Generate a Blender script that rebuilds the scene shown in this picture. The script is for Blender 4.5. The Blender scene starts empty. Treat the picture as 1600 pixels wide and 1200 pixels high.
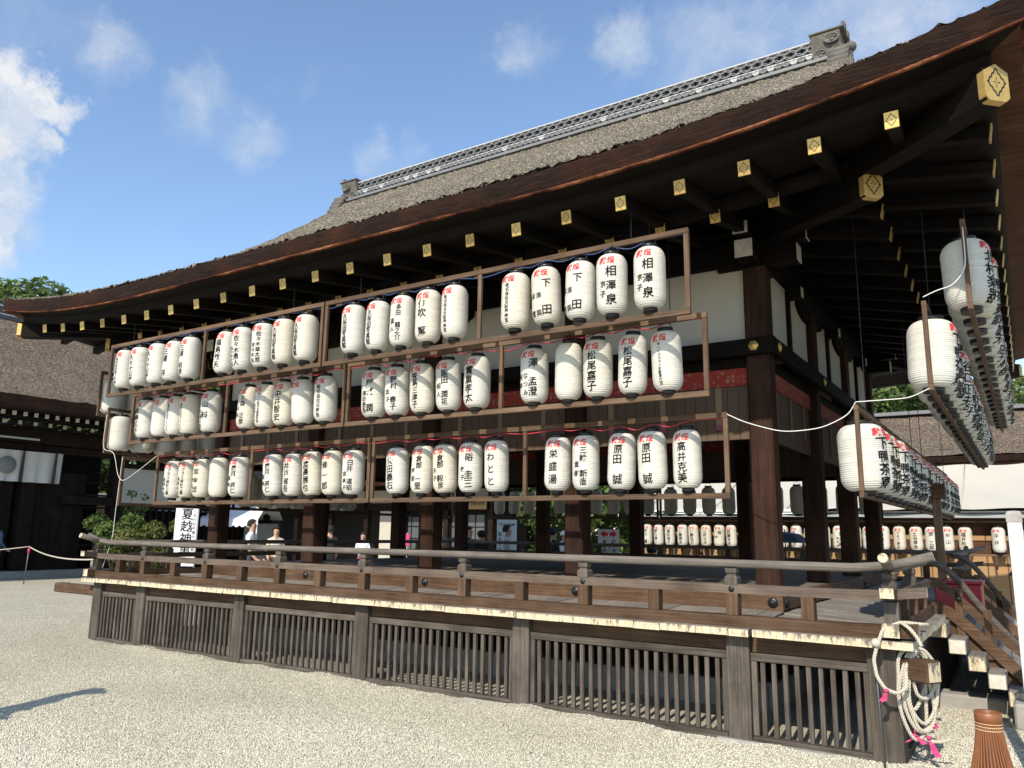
import bpy, bmesh, math, random
import numpy as np
from mathutils import Matrix, Vector, Euler
random.seed(7); rng = np.random.default_rng(7)
PI = math.pi
C = bpy.context.scene.collection

# ------------------------------------------------------------------ camera
F_PX, YAW, PITCH, ROLL = 1223.56, 0.578311, 0.187239, -0.0143983
CAM = np.array([0.88, -6.53, 1.6])
def _rot():
    cy, sy = math.cos(YAW), math.sin(YAW)
    fw = np.array([-sy*math.cos(PITCH), cy*math.cos(PITCH), math.sin(PITCH)])
    rt = np.array([cy, sy, 0.]); dn = np.cross(fw, rt)
    c, s = math.cos(ROLL), math.sin(ROLL)
    return np.stack([c*rt+s*dn, -s*rt+c*dn, fw])
RM = _rot()
def ray(px, py): return RM.T @ np.array([(px-800)/F_PX, (py-600)/F_PX, 1.])
def ony(px, py, Y): d = ray(px, py); return CAM + d*(Y-CAM[1])/d[1]
def onx(px, py, X): d = ray(px, py); return CAM + d*(X-CAM[0])/d[0]
cam = bpy.data.objects.new('camera', bpy.data.cameras.new('camera')); C.objects.link(cam)
cam.data.sensor_width = 36; cam.data.lens = 36*F_PX/1600; cam.data.clip_end = 2000; cam.data.clip_start = 0.05
m = Matrix.Identity(4)
for i in range(3):
    m[i][0] = RM[0][i]; m[i][1] = -RM[1][i]; m[i][2] = -RM[2][i]; m[i][3] = CAM[i]
cam.matrix_world = m
S = bpy.context.scene; S.camera = cam
S.view_settings.view_transform = 'Standard'; S.view_settings.look = 'None'
S.view_settings.gamma = 1; S.view_settings.use_curve_mapping = False
S.view_settings.exposure = 0.75
S.cycles.use_adaptive_sampling = True
S.cycles.max_bounces = 6; S.cycles.diffuse_bounces = 4; S.cycles.transmission_bounces = 4

# ------------------------------------------------------------------ sun and sky
SUN = Vector((0.12, -1.0, 0.80)).normalized()
sun = bpy.data.objects.new('sun', bpy.data.lights.new('sun', 'SUN')); C.objects.link(sun)
sun.data.energy = 3.25; sun.data.angle = math.radians(0.53); sun.data.color = (1.0, 0.905, 0.765)
sun.rotation_euler = (-SUN).to_track_quat('-Z', 'Y').to_euler(); sun.location = (0, -20, 30)
W = bpy.data.worlds.new('World'); S.world = W; W.use_nodes = True
def build_world():
    nt = W.node_tree; N = nt.nodes; L = nt.links; N.clear()
    out = N.new('ShaderNodeOutputWorld'); bg = N.new('ShaderNodeBackground'); bg.inputs[1].default_value = 0.14
    sky = N.new('ShaderNodeTexSky'); sky.sky_type = 'NISHITA'; sky.sun_disc = False
    sky.sun_elevation = math.asin(SUN.z); sky.sun_rotation = math.atan2(SUN.x, SUN.y)
    sky.air_density = 1.0; sky.dust_density = 0.4; sky.ozone_density = 2.8; sky.altitude = 50
    tc = N.new('ShaderNodeTexCoord')
    def math_(op, a, b=None, clamp=False):
        n = N.new('ShaderNodeMath'); n.operation = op; n.use_clamp = clamp
        for i, v in enumerate((a, b)):
            if v is None: continue
            if isinstance(v, (int, float)): n.inputs[i].default_value = v
            else: L.new(v, n.inputs[i])
        return n.outputs[0]
    def noise(scale, detail, rough, vec):
        n = N.new('ShaderNodeTexNoise'); n.inputs['Scale'].default_value = scale; n.inputs['Detail'].default_value = detail
        n.inputs['Roughness'].default_value = rough; L.new(vec, n.inputs['Vector']); return n
    # direction warped by noise so that the blobs get a billowing edge
    nz = noise(13, 9, 0.68, tc.outputs['Generated'])
    vm = N.new('ShaderNodeVectorMath'); vm.operation = 'SUBTRACT'; L.new(nz.outputs['Color'], vm.inputs[0]); vm.inputs[1].default_value = (.5, .5, .5)
    vs = N.new('ShaderNodeVectorMath'); vs.operation = 'SCALE'; L.new(vm.outputs[0], vs.inputs[0]); vs.inputs['Scale'].default_value = 0.11
    va = N.new('ShaderNodeVectorMath'); va.operation = 'ADD'; L.new(tc.outputs['Generated'], va.inputs[0]); L.new(vs.outputs[0], va.inputs[1])
    def blob(px, py, r0, r1, amp):
        d = ray(px, py); d = d/np.linalg.norm(d)
        n = N.new('ShaderNodeVectorMath'); n.operation = 'DISTANCE'; L.new(va.outputs[0], n.inputs[0]); n.inputs[1].default_value = tuple(d)
        mr = N.new('ShaderNodeMapRange'); mr.interpolation_type = 'SMOOTHSTEP'; L.new(n.outputs['Value'], mr.inputs[0])
        mr.inputs[1].default_value = r1/F_PX; mr.inputs[2].default_value = r0/F_PX; mr.inputs[3].default_value = 0; mr.inputs[4].default_value = amp
        return mr.outputs[0]
    acc = None
    for b in [(10,165,24,52,.95),(60,142,18,42,1.0),(106,162,10,30,.85),(12,240,20,54,.85),(72,215,8,28,.95),(18,300,18,54,.75),(4,352,20,62,.72),(-70,180,70,110,1.0),(-80,330,70,110,.85)]:
        o = blob(*b); acc = o if acc is None else math_('MAXIMUM', acc, o)
    wis = None
    for b in [(165,75,5,55,.3),(310,140,5,62,.42),(400,215,5,62,.36),(300,195,5,60,.2),(815,75,2,60,.3),(975,68,5,62,.45),(1085,80,5,100,.34),(1160,60,5,120,.26),(1210,70,5,110,.3),(1290,20,5,80,.3),(1370,40,5,110,.42),(1460,15,5,90,.35),(590,262,2,50,.35),(640,250,2,45,.2)]:
        o = blob(*b); wis = o if wis is None else math_('MAXIMUM', wis, o)
    n2 = noise(22, 8, 0.65, tc.outputs['Generated']); wz = math_('MULTIPLY', wis, math_('MULTIPLY', n2.outputs['Fac'], 2.5))
    # the same thin wisps and cumulus go on over the rest of the sky
    n3 = noise(2.6, 9, 0.6, va.outputs[0]); mr = N.new('ShaderNodeMapRange'); L.new(n3.outputs['Fac'], mr.inputs[0])
    mr.inputs[1].default_value = .56; mr.inputs[2].default_value = .8; mr.inputs[3].default_value = 0; mr.inputs[4].default_value = .5
    mask = math_('MAXIMUM', math_('MAXIMUM', acc, wz), mr.outputs[0], True)
    n4 = noise(14, 6, .6, va.outputs[0]); cr = N.new('ShaderNodeMix'); cr.data_type = 'RGBA'; mr4 = N.new('ShaderNodeMapRange'); L.new(n4.outputs['Fac'], mr4.inputs[0]); mr4.inputs[1].default_value = .38; mr4.inputs[2].default_value = .6; L.new(mr4.outputs[0], cr.inputs[0])
    cr.inputs[6].default_value = (2.2, 2.75, 3.5, 1); cr.inputs[7].default_value = (3.7, 3.75, 3.9, 1)
    hs = N.new('ShaderNodeMix'); hs.data_type = 'RGBA'; hs.blend_type = 'MULTIPLY'; hs.inputs[0].default_value = 1
    L.new(sky.outputs[0], hs.inputs[6]); hs.inputs[7].default_value = (1.04, 1.03, 1.0, 1)
    mx = N.new('ShaderNodeMix'); mx.data_type = 'RGBA'; L.new(mask, mx.inputs[0]); L.new(hs.outputs[2], mx.inputs[6]); L.new(cr.outputs[2], mx.inputs[7])
    L.new(mx.outputs[2], bg.inputs[0]); L.new(bg.outputs[0], out.inputs[0])
build_world()

# ------------------------------------------------------------------ materials
MATS = {}
def newmat(name):
    mt = bpy.data.materials.new(name); mt.use_nodes = True; nt = mt.node_tree
    b = nt.nodes['Principled BSDF']; MATS[name] = mt
    return mt, nt, b
def lk(nt, a, b): nt.links.new(a, b)
def ramp(nt, fac, stops):
    r = nt.nodes.new('ShaderNodeValToRGB'); e = r.color_ramp.elements
    while len(e) < len(stops): e.new(0.5)
    for i, (p, c) in enumerate(stops):
        e[i].position = p; e[i].color = (c, c, c, 1) if isinstance(c, (int, float)) else tuple(c)+(1,)
    lk(nt, fac, r.inputs[0]); return r.outputs[0]
def coords(nt, scale, rnd=True):
    tc = nt.nodes.new('ShaderNodeTexCoord'); src = tc.outputs['Object']
    if rnd:
        oi = nt.nodes.new('ShaderNodeObjectInfo'); sc = nt.nodes.new('ShaderNodeVectorMath'); sc.operation = 'SCALE'
        cb = nt.nodes.new('ShaderNodeCombineXYZ')
        for i in range(3): lk(nt, oi.outputs['Random'], cb.inputs[i])
        lk(nt, cb.outputs[0], sc.inputs[0]); sc.inputs['Scale'].default_value = 37.0
        ad = nt.nodes.new('ShaderNodeVectorMath'); lk(nt, src, ad.inputs[0]); lk(nt, sc.outputs[0], ad.inputs[1]); src = ad.outputs[0]
    mp = nt.nodes.new('ShaderNodeMapping'); lk(nt, src, mp.inputs[0]); mp.inputs['Scale'].default_value = scale
    return mp.outputs[0]
def noise(nt, vec, scale, detail=5, rough=.6, dist=0):
    n = nt.nodes.new('ShaderNodeTexNoise'); lk(nt, vec, n.inputs['Vector']); n.inputs['Scale'].default_value = scale
    n.inputs['Detail'].default_value = detail; n.inputs['Roughness'].default_value = rough; n.inputs['Distortion'].default_value = dist
    return n.outputs['Fac']
def mixc(nt, fac, a, b, mode='MIX'):
    n = nt.nodes.new('ShaderNodeMix'); n.data_type = 'RGBA'; n.blend_type = mode
    for s, v in ((0, fac), (6, a), (7, b)):
        if isinstance(v, (int, float)): n.inputs[s].default_value = v
        elif isinstance(v, tuple): n.inputs[s].default_value = v+(1,) if len(v) == 3 else v
        else: lk(nt, v, n.inputs[s])
    return n.outputs[2]
def bump(nt, b, h, strength=.3, dist=.01):
    n = nt.nodes.new('ShaderNodeBump'); n.inputs['Strength'].default_value = strength; n.inputs['Distance'].default_value = dist
    lk(nt, h, n.inputs['Height']); lk(nt, n.outputs[0], b.inputs['Normal'])
def wood(name, axis, dark, mid, light, rough=.7, vary=.35, fine=26):
    key = f'{name}_{"xyz"[axis]}'
    if key in MATS: return MATS[key]
    mt, nt, b = newmat(key)
    sc = [fine]*3; sc[axis] = 0.9
    v = coords(nt, sc); g = noise(nt, v, 1.6, 7, .65, .6)
    v2 = coords(nt, [1.3, 1.3, 1.3]); w = noise(nt, v2, 2.2, 5, .6)
    sc3 = [fine*5]*3; sc3[axis] = 2.0
    cr = noise(nt, coords(nt, sc3), 1.0, 3, .6)
    col = ramp(nt, g, [(.28, dark), (.5, mid), (.74, light)])
    col = mixc(nt, vary, col, ramp(nt, w, [(.3, tuple(c*.55 for c in mid)), (.7, tuple(min(1, c*1.35) for c in light))]), 'MIX')
    col = mixc(nt, .75, col, ramp(nt, cr, [(.33, .45), (.46, 1.0)]), 'MULTIPLY')
    oi = nt.nodes.new('ShaderNodeObjectInfo'); col = mixc(nt, 1.0, col, ramp(nt, oi.outputs['Random'], [(0, .78), (1, 1.15)]), 'MULTIPLY')
    lk(nt, col, b.inputs['Base Color']); b.inputs['Roughness'].default_value = rough; b.inputs['Specular IOR Level'].default_value = .1
    bump(nt, b, mixc(nt, .5, g, cr), .5, .006)
    return mt
WOODS = {
 'grey_wood': ((.024,.019,.015), (.075,.062,.051), (.17,.145,.121)),
 'brown_wood': ((.026,.015,.009), (.085,.050,.030), (.165,.105,.067)),
 'deck_wood': ((.12,.106,.092), (.205,.186,.164), (.285,.262,.235)),
 'rail_wood': ((.085,.072,.06), (.155,.135,.115), (.235,.207,.178)),
 'mid_rail_wood': ((.042,.031,.024), (.098,.073,.056), (.165,.132,.105)),
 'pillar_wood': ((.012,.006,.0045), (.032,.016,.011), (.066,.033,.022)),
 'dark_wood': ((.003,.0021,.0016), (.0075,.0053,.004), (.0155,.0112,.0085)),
 'rack_wood': ((.060,.036,.023), (.115,.073,.047), (.18,.122,.082)),
 'floor_wood': ((.11,.095,.078), (.17,.148,.122), (.225,.197,.165)),
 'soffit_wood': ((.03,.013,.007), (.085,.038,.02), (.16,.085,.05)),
 'gate_wood': ((.007,.005,.004), (.016,.011,.008), (.03,.02,.015)),
}
def WD(n, axis): return wood(n, axis, *WOODS[n])
def plain(name, col, rough=.6, metal=0, spec=.5, nz=None, bmp=0):
    if name in MATS: return MATS[name]
    mt, nt, b = newmat(name); b.inputs['Roughness'].default_value = rough; b.inputs['Metallic'].default_value = metal
    b.inputs['Specular IOR Level'].default_value = spec
    if nz:
        f = noise(nt, coords(nt, (1,1,1)), nz[0], 5, .6)
        lk(nt, mixc(nt, f, tuple(c*(1-nz[1]) for c in col), tuple(min(1, c*(1+nz[1])) for c in col)), b.inputs['Base Color'])
        if bmp: bump(nt, b, f, bmp, .01)
    else: b.inputs['Base Color'].default_value = tuple(col)+(1,)
    return mt
BLACK = plain('black_lacquer', (.012,.012,.013), .35)
INK = plain('black_ink', (.008,.008,.009), .8, spec=.1)
REDINK = plain('red_ink', (.62,.035,.045), .8, spec=.1)
PLASTER = plain('white_plaster', (.50,.465,.395), .9, spec=.2, nz=(3,.06))
WHITEP = plain('white_end_paint', (.58,.55,.47), .85, nz=(20,.4))
WHITE = plain('white_paint', (.62,.61,.58), .7, nz=(6,.06))
IRON = plain('black_iron', (.03,.032,.036), .38, .6)
STONE = plain('grey_stone', (.30,.29,.265), .9, nz=(9,.35), bmp=.5)
WIRE = plain('dark_wire', (.02,.02,.022), .6)
def mat_yellow():
    mt, nt, b = newmat('yellow_end_paint'); v = coords(nt, (1,1,1)); f = noise(nt, coords(nt, (1,1,.35)), 22, 7, .72)
    tc = nt.nodes.new('ShaderNodeTexCoord'); sp = nt.nodes.new('ShaderNodeSeparateXYZ'); lk(nt, tc.outputs['Generated'], sp.inputs[0])
    ad = nt.nodes.new('ShaderNodeMath'); ad.operation = 'MULTIPLY_ADD'; lk(nt, sp.outputs[2], ad.inputs[0]); ad.inputs[1].default_value = .13; lk(nt, f, ad.inputs[2])
    v2 = coords(nt, (60, 60, 6)); f2 = noise(nt, v2, 1.2, 4, .6); c0 = ramp(nt, f2, [(.35, (.48,.39,.24)), (.6, (.66,.57,.40))])
    col = mixc(nt, ramp(nt, ad.outputs[0], [(.56, 0.), (.66, 1.)]), c0, (.15,.122,.098))
    lk(nt, col, b.inputs['Base Color']); b.inputs['Roughness'].default_value = .85; bump(nt, b, f, .5, .006)
    return mt
YELLOW = mat_yellow()
def mat_gold():
    mt, nt, b = newmat('gilt_metal'); tc = nt.nodes.new('ShaderNodeTexCoord'); sp = nt.nodes.new('ShaderNodeSeparateXYZ'); lk(nt, tc.outputs['Generated'], sp.inputs[0])
    def M(op, a, c=None):
        n = nt.nodes.new('ShaderNodeMath'); n.operation = op
        for i, v in enumerate((a, c)):
            if v is None: continue
            if isinstance(v, (int, float)): n.inputs[i].default_value = v
            else: lk(nt, v, n.inputs[i])
        return n.outputs[0]
    u = M('ABSOLUTE', M('SUBTRACT', sp.outputs[0], .5)); w = M('ABSOLUTE', M('SUBTRACT', sp.outputs[2], .5))
    d = M('ADD', u, w)
    wob = M('MULTIPLY', M('SINE', M('MULTIPLY', M('SUBTRACT', u, w), 26)), .018)
    ring = M('LESS_THAN', M('ABSOLUTE', M('SUBTRACT', M('ADD', d, wob), .36)), .042)
    cross = M('MULTIPLY', M('LESS_THAN', M('MINIMUM', u, w), .016), M('LESS_THAN', M('ABSOLUTE', M('SUBTRACT', M('MAXIMUM', u, w), .09)), .055))
    mk = M('MAXIMUM', ring, cross)
    f = noise(nt, coords(nt, (1,1,1)), 30, 4, .6)
    oi = nt.nodes.new('ShaderNodeObjectInfo'); gold = mixc(nt, f, (.50,.30,.07), (.92,.67,.25)); gold = mixc(nt, 1.0, gold, ramp(nt, oi.outputs['Random'], [(0, (.55,.50,.42)), (1, (1.05,1.05,1.05))]), 'MULTIPLY')
    lk(nt, mixc(nt, mk, gold, (.02,.015,.008)), b.inputs['Base Color'])
    mm = M('SUBTRACT', .55, M('MULTIPLY', mk, .5)); lk(nt, mm, b.inputs['Metallic']); b.inputs['Roughness'].default_value = .42
    return mt
GOLD = mat_gold()
GOLDP = plain('gilt_plain', (.86,.58,.16), .4, .6, nz=(25,.3))
def mat_paper():
    mt, nt, b = newmat('lantern_paper')
    tc = nt.nodes.new('ShaderNodeTexCoord'); mp = nt.nodes.new('ShaderNodeMapping'); lk(nt, tc.outputs['Object'], mp.inputs[0])
    f = noise(nt, coords(nt, (1,1,1)), 9, 5, .6)
    oi = nt.nodes.new('ShaderNodeObjectInfo')
    base = mixc(nt, f, (.68,.66,.59), (.82,.81,.755)); base = mixc(nt, ramp(nt, oi.outputs['Random'], [(0,0.),(.5,.15),(1,.85)]), base, (.76,.70,.56)); base = mixc(nt, ramp(nt, noise(nt, coords(nt, (1,1,.5)), 5, 4, .6), [(.58,0.),(.75,.35)]), base, (.60,.53,.40))
    lk(nt, base, b.inputs['Base Color']); b.inputs['Roughness'].default_value = .75; b.inputs['Specular IOR Level'].default_value = .2
    tr = nt.nodes.new('ShaderNodeBsdfTranslucent'); tr.inputs[0].default_value = (.80,.76,.66,1)
    ms = nt.nodes.new('ShaderNodeMixShader'); ms.inputs[0].default_value = .22
    lk(nt, b.outputs[0], ms.inputs[1]); lk(nt, tr.outputs[0], ms.inputs[2]); lk(nt, ms.outputs[0], nt.nodes['Material Output'].inputs[0])
    return mt
PAPER = mat_paper()
def mat_thatch(name, c0, c1, c2, sc=60):
    mt, nt, b = newmat(name); v = coords(nt, (1, .55, .55), False)
    f = noise(nt, v, sc, 6, .75); vo = nt.nodes.new('ShaderNodeTexVoronoi'); lk(nt, v, vo.inputs['Vector']); vo.inputs['Scale'].default_value = sc*.8
    g = noise(nt, coords(nt, (1,1,1), False), 1.1, 5, .6)
    col = ramp(nt, f, [(.38, c0), (.5, c1), (.62, c2)])
    col = mixc(nt, .6, col, ramp(nt, g, [(.3, .6), (.7, 1.15)]), 'MULTIPLY')
    col = mixc(nt, .5, col, ramp(nt, vo.outputs['Distance'], [(.0, 1.3), (.6, .5)]), 'MULTIPLY')
    lk(nt, col, b.inputs['Base Color']); b.inputs['Roughness'].default_value = .95; b.inputs['Specular IOR Level'].default_value = .1
    bump(nt, b, mixc(nt, .5, f, vo.outputs['Distance']), 1.0, .03)
    return mt
THATCH = mat_thatch('bark_thatch', (.045,.038,.028), (.185,.16,.12), (.42,.375,.285), 40)
THATCH2 = mat_thatch('brown_bark_thatch', (.06,.043,.030), (.17,.13,.095), (.36,.295,.22), 22)
def mat_bark():
    mt, nt, b = newmat('bark_layers')
    f = noise(nt, coords(nt, (3, 3, 70), False), 1.6, 6, .7, .4); g = noise(nt, coords(nt, (1,1,1), False), .9, 5, .65)
    h = noise(nt, coords(nt, (9,9,60), False), 2.5, 4, .7)
    col = ramp(nt, f, [(.3, (.005,.003,.0025)), (.5, (.018,.009,.006)), (.72, (.05,.025,.015))])
    col = mixc(nt, ramp(nt, g, [(.48, 0.), (.68, .7)]), col, ramp(nt, h, [(.35, (.022,.008,.004)), (.7, (.11,.042,.018))]))
    lk(nt, col, b.inputs['Base Color']); b.inputs['Roughness'].default_value = .9; b.inputs['Specular IOR Level'].default_value = .15
    bump(nt, b, f, 1.0, .02)
    return mt
BARK = mat_bark()
def lip_mat():
    mt, nt, b = newmat('red_bark_lip'); f = noise(nt, coords(nt, (1,1,6), False), 1.6, 5, .7); g = noise(nt, coords(nt, (1,1,1), False), 24, 4, .7)
    col = ramp(nt, f, [(.40, (.025,.010,.006)), (.52, (.12,.04,.018)), (.66, (.30,.13,.065))]); lk(nt, mixc(nt, .6, col, ramp(nt, g, [(.35,.35),(.65,1.2)]), 'MULTIPLY'), b.inputs['Base Color'])
    b.inputs['Roughness'].default_value = .9; b.inputs['Specular IOR Level'].default_value = .1; return mt
def mat_gravel():
    mt, nt, b = newmat('gravel_ground'); v = coords(nt, (1,1,1), False)
    vo = nt.nodes.new('ShaderNodeTexVoronoi'); lk(nt, v, vo.inputs['Vector']); vo.inputs['Scale'].default_value = 95
    sp = nt.nodes.new('ShaderNodeSeparateColor'); lk(nt, vo.outputs['Color'], sp.inputs[0])
    g = noise(nt, v, .7, 6, .6); g2 = noise(nt, v, 5, 5, .65)
    col = ramp(nt, sp.outputs[0], [(.0, (.34,.315,.245)), (.35, (.53,.495,.395)), (.75, (.63,.595,.48)), (1., (.72,.69,.575))])
    col = mixc(nt, .8, col, ramp(nt, vo.outputs['Distance'], [(.25, 1.0), (.75, .7)]), 'MULTIPLY')
    col = mixc(nt, .5, col, ramp(nt, g, [(.3, (.80,.78,.72)), (.7, (1.05,1.04,1.0))]), 'MULTIPLY')
    col = mixc(nt, .5, col, ramp(nt, g2, [(.3, .8), (.7, 1.08)]), 'MULTIPLY')
    lk(nt, col, b.inputs['Base Color']); b.inputs['Roughness'].default_value = .95; b.inputs['Specular IOR Level'].default_value = .15
    iv = nt.nodes.new('ShaderNodeMath'); iv.operation = 'SUBTRACT'; iv.inputs[0].default_value = 1; lk(nt, vo.outputs['Distance'], iv.inputs[1])
    bump(nt, b, iv.outputs[0], .8, .012)
    return mt
GRAVEL = mat_gravel()
def mat_pebble():
    mt, nt, b = newmat('pebble'); at = nt.nodes.new('ShaderNodeAttribute'); at.attribute_name = 'tone'
    lk(nt, ramp(nt, at.outputs['Fac'], [(0., (.15,.135,.10)), (.3, (.46,.43,.335)), (.65, (.62,.585,.47)), (1., (.76,.73,.61))]), b.inputs['Base Color'])
    b.inputs['Roughness'].default_value = .9; b.inputs['Specular IOR Level'].default_value = .2
    return mt
PEBBLE = mat_pebble()
def mat_brocade():
    mt, nt, b = newmat('red_brocade'); v = coords(nt, (1,1,1), False)
    vo = nt.nodes.new('ShaderNodeTexVoronoi'); lk(nt, v, vo.inputs['Vector']); vo.inputs['Scale'].default_value = 20; vo.inputs['Randomness'].default_value = .4
    sp = nt.nodes.new('ShaderNodeSeparateColor'); lk(nt, vo.outputs['Color'], sp.inputs[0])
    fl = ramp(nt, vo.outputs['Distance'], [(.3, 1.), (.45, 0.)])
    c = mixc(nt, sp.outputs[0], (.36,.18,.07), (.20,.07,.13))
    lk(nt, mixc(nt, fl, (.30,.028,.017), c), b.inputs['Base Color']); b.inputs['Roughness'].default_value = .8
    return mt
BROCADE = mat_brocade()
def mat_blind(name, c0, c1, sz=90, vs=9):
    mt, nt, b = newmat(name); tc = nt.nodes.new('ShaderNodeTexCoord'); sp = nt.nodes.new('ShaderNodeSeparateXYZ'); lk(nt, tc.outputs['Object'], sp.inputs[0])
    def M(op, a, c):
        n = nt.nodes.new('ShaderNodeMath'); n.operation = op
        for i, v in enumerate((a, c)):
            if isinstance(v, (int, float)): n.inputs[i].default_value = v
            else: lk(nt, v, n.inputs[i])
        return n.outputs[0]
    h = M('FRACT', M('MULTIPLY', sp.outputs[2], sz), 0); ad = M('ADD', sp.outputs[0], sp.outputs[1])
    vl = M('LESS_THAN', M('FRACT', M('MULTIPLY', ad, vs), 0), .08)
    f = noise(nt, coords(nt, (1.5, 1.5, 60), False), 2, 5, .7)
    col = mixc(nt, f, c0, c1); col = mixc(nt, .5, col, ramp(nt, h, [(.0, .4), (.3, 1.), (.8, 1.)]), 'MULTIPLY')
    col = mixc(nt, vl, col, tuple(c*.45 for c in c0)); lk(nt, col, b.inputs['Base Color']); b.inputs['Roughness'].default_value = .75
    return mt
BLIND = mat_blind('bamboo_blind', (.07,.043,.026), (.135,.088,.055), 70, 9)
SUDARE = mat_blind('tan_bamboo_screen', (.27,.145,.06), (.50,.31,.145), 40, 3)
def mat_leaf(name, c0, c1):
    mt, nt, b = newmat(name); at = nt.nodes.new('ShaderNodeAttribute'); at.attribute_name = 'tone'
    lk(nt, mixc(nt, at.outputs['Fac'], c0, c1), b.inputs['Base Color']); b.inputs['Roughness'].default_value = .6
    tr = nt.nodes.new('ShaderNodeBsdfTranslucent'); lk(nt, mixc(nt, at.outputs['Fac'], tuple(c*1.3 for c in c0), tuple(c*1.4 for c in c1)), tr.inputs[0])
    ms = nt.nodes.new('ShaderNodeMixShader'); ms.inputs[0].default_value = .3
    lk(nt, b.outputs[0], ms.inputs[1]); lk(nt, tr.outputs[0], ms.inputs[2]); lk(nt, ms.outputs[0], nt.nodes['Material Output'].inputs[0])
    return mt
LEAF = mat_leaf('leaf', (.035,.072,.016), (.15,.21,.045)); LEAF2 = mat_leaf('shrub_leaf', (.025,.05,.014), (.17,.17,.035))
TRUNK = plain('tree_bark', (.09,.07,.05), .95, nz=(12,.4), bmp=.6)
TILE = plain('roof_tile', (.155,.16,.165), .55, nz=(18,.35), bmp=.3); TILED = plain('dark_roof_tile', (.075,.078,.085), .5, nz=(20,.4))
TILEW = plain('white_mortar', (.50,.50,.48), .85, nz=(10,.25)); TILEO = plain('weathered_tile', (.12,.11,.092), .8, nz=(16,.75), bmp=.6)
TARP = plain('cream_tarp', (.50,.47,.39), .75, nz=(2,.05)); TENT = plain('tent_cloth', (.72,.74,.78), .7, nz=(2,.05))
ROPE = plain('cotton_rope', (.50,.455,.37), .9, nz=(60,.3)); PINK = plain('pink_ribbon', (.58,.045,.16), .8)

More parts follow.
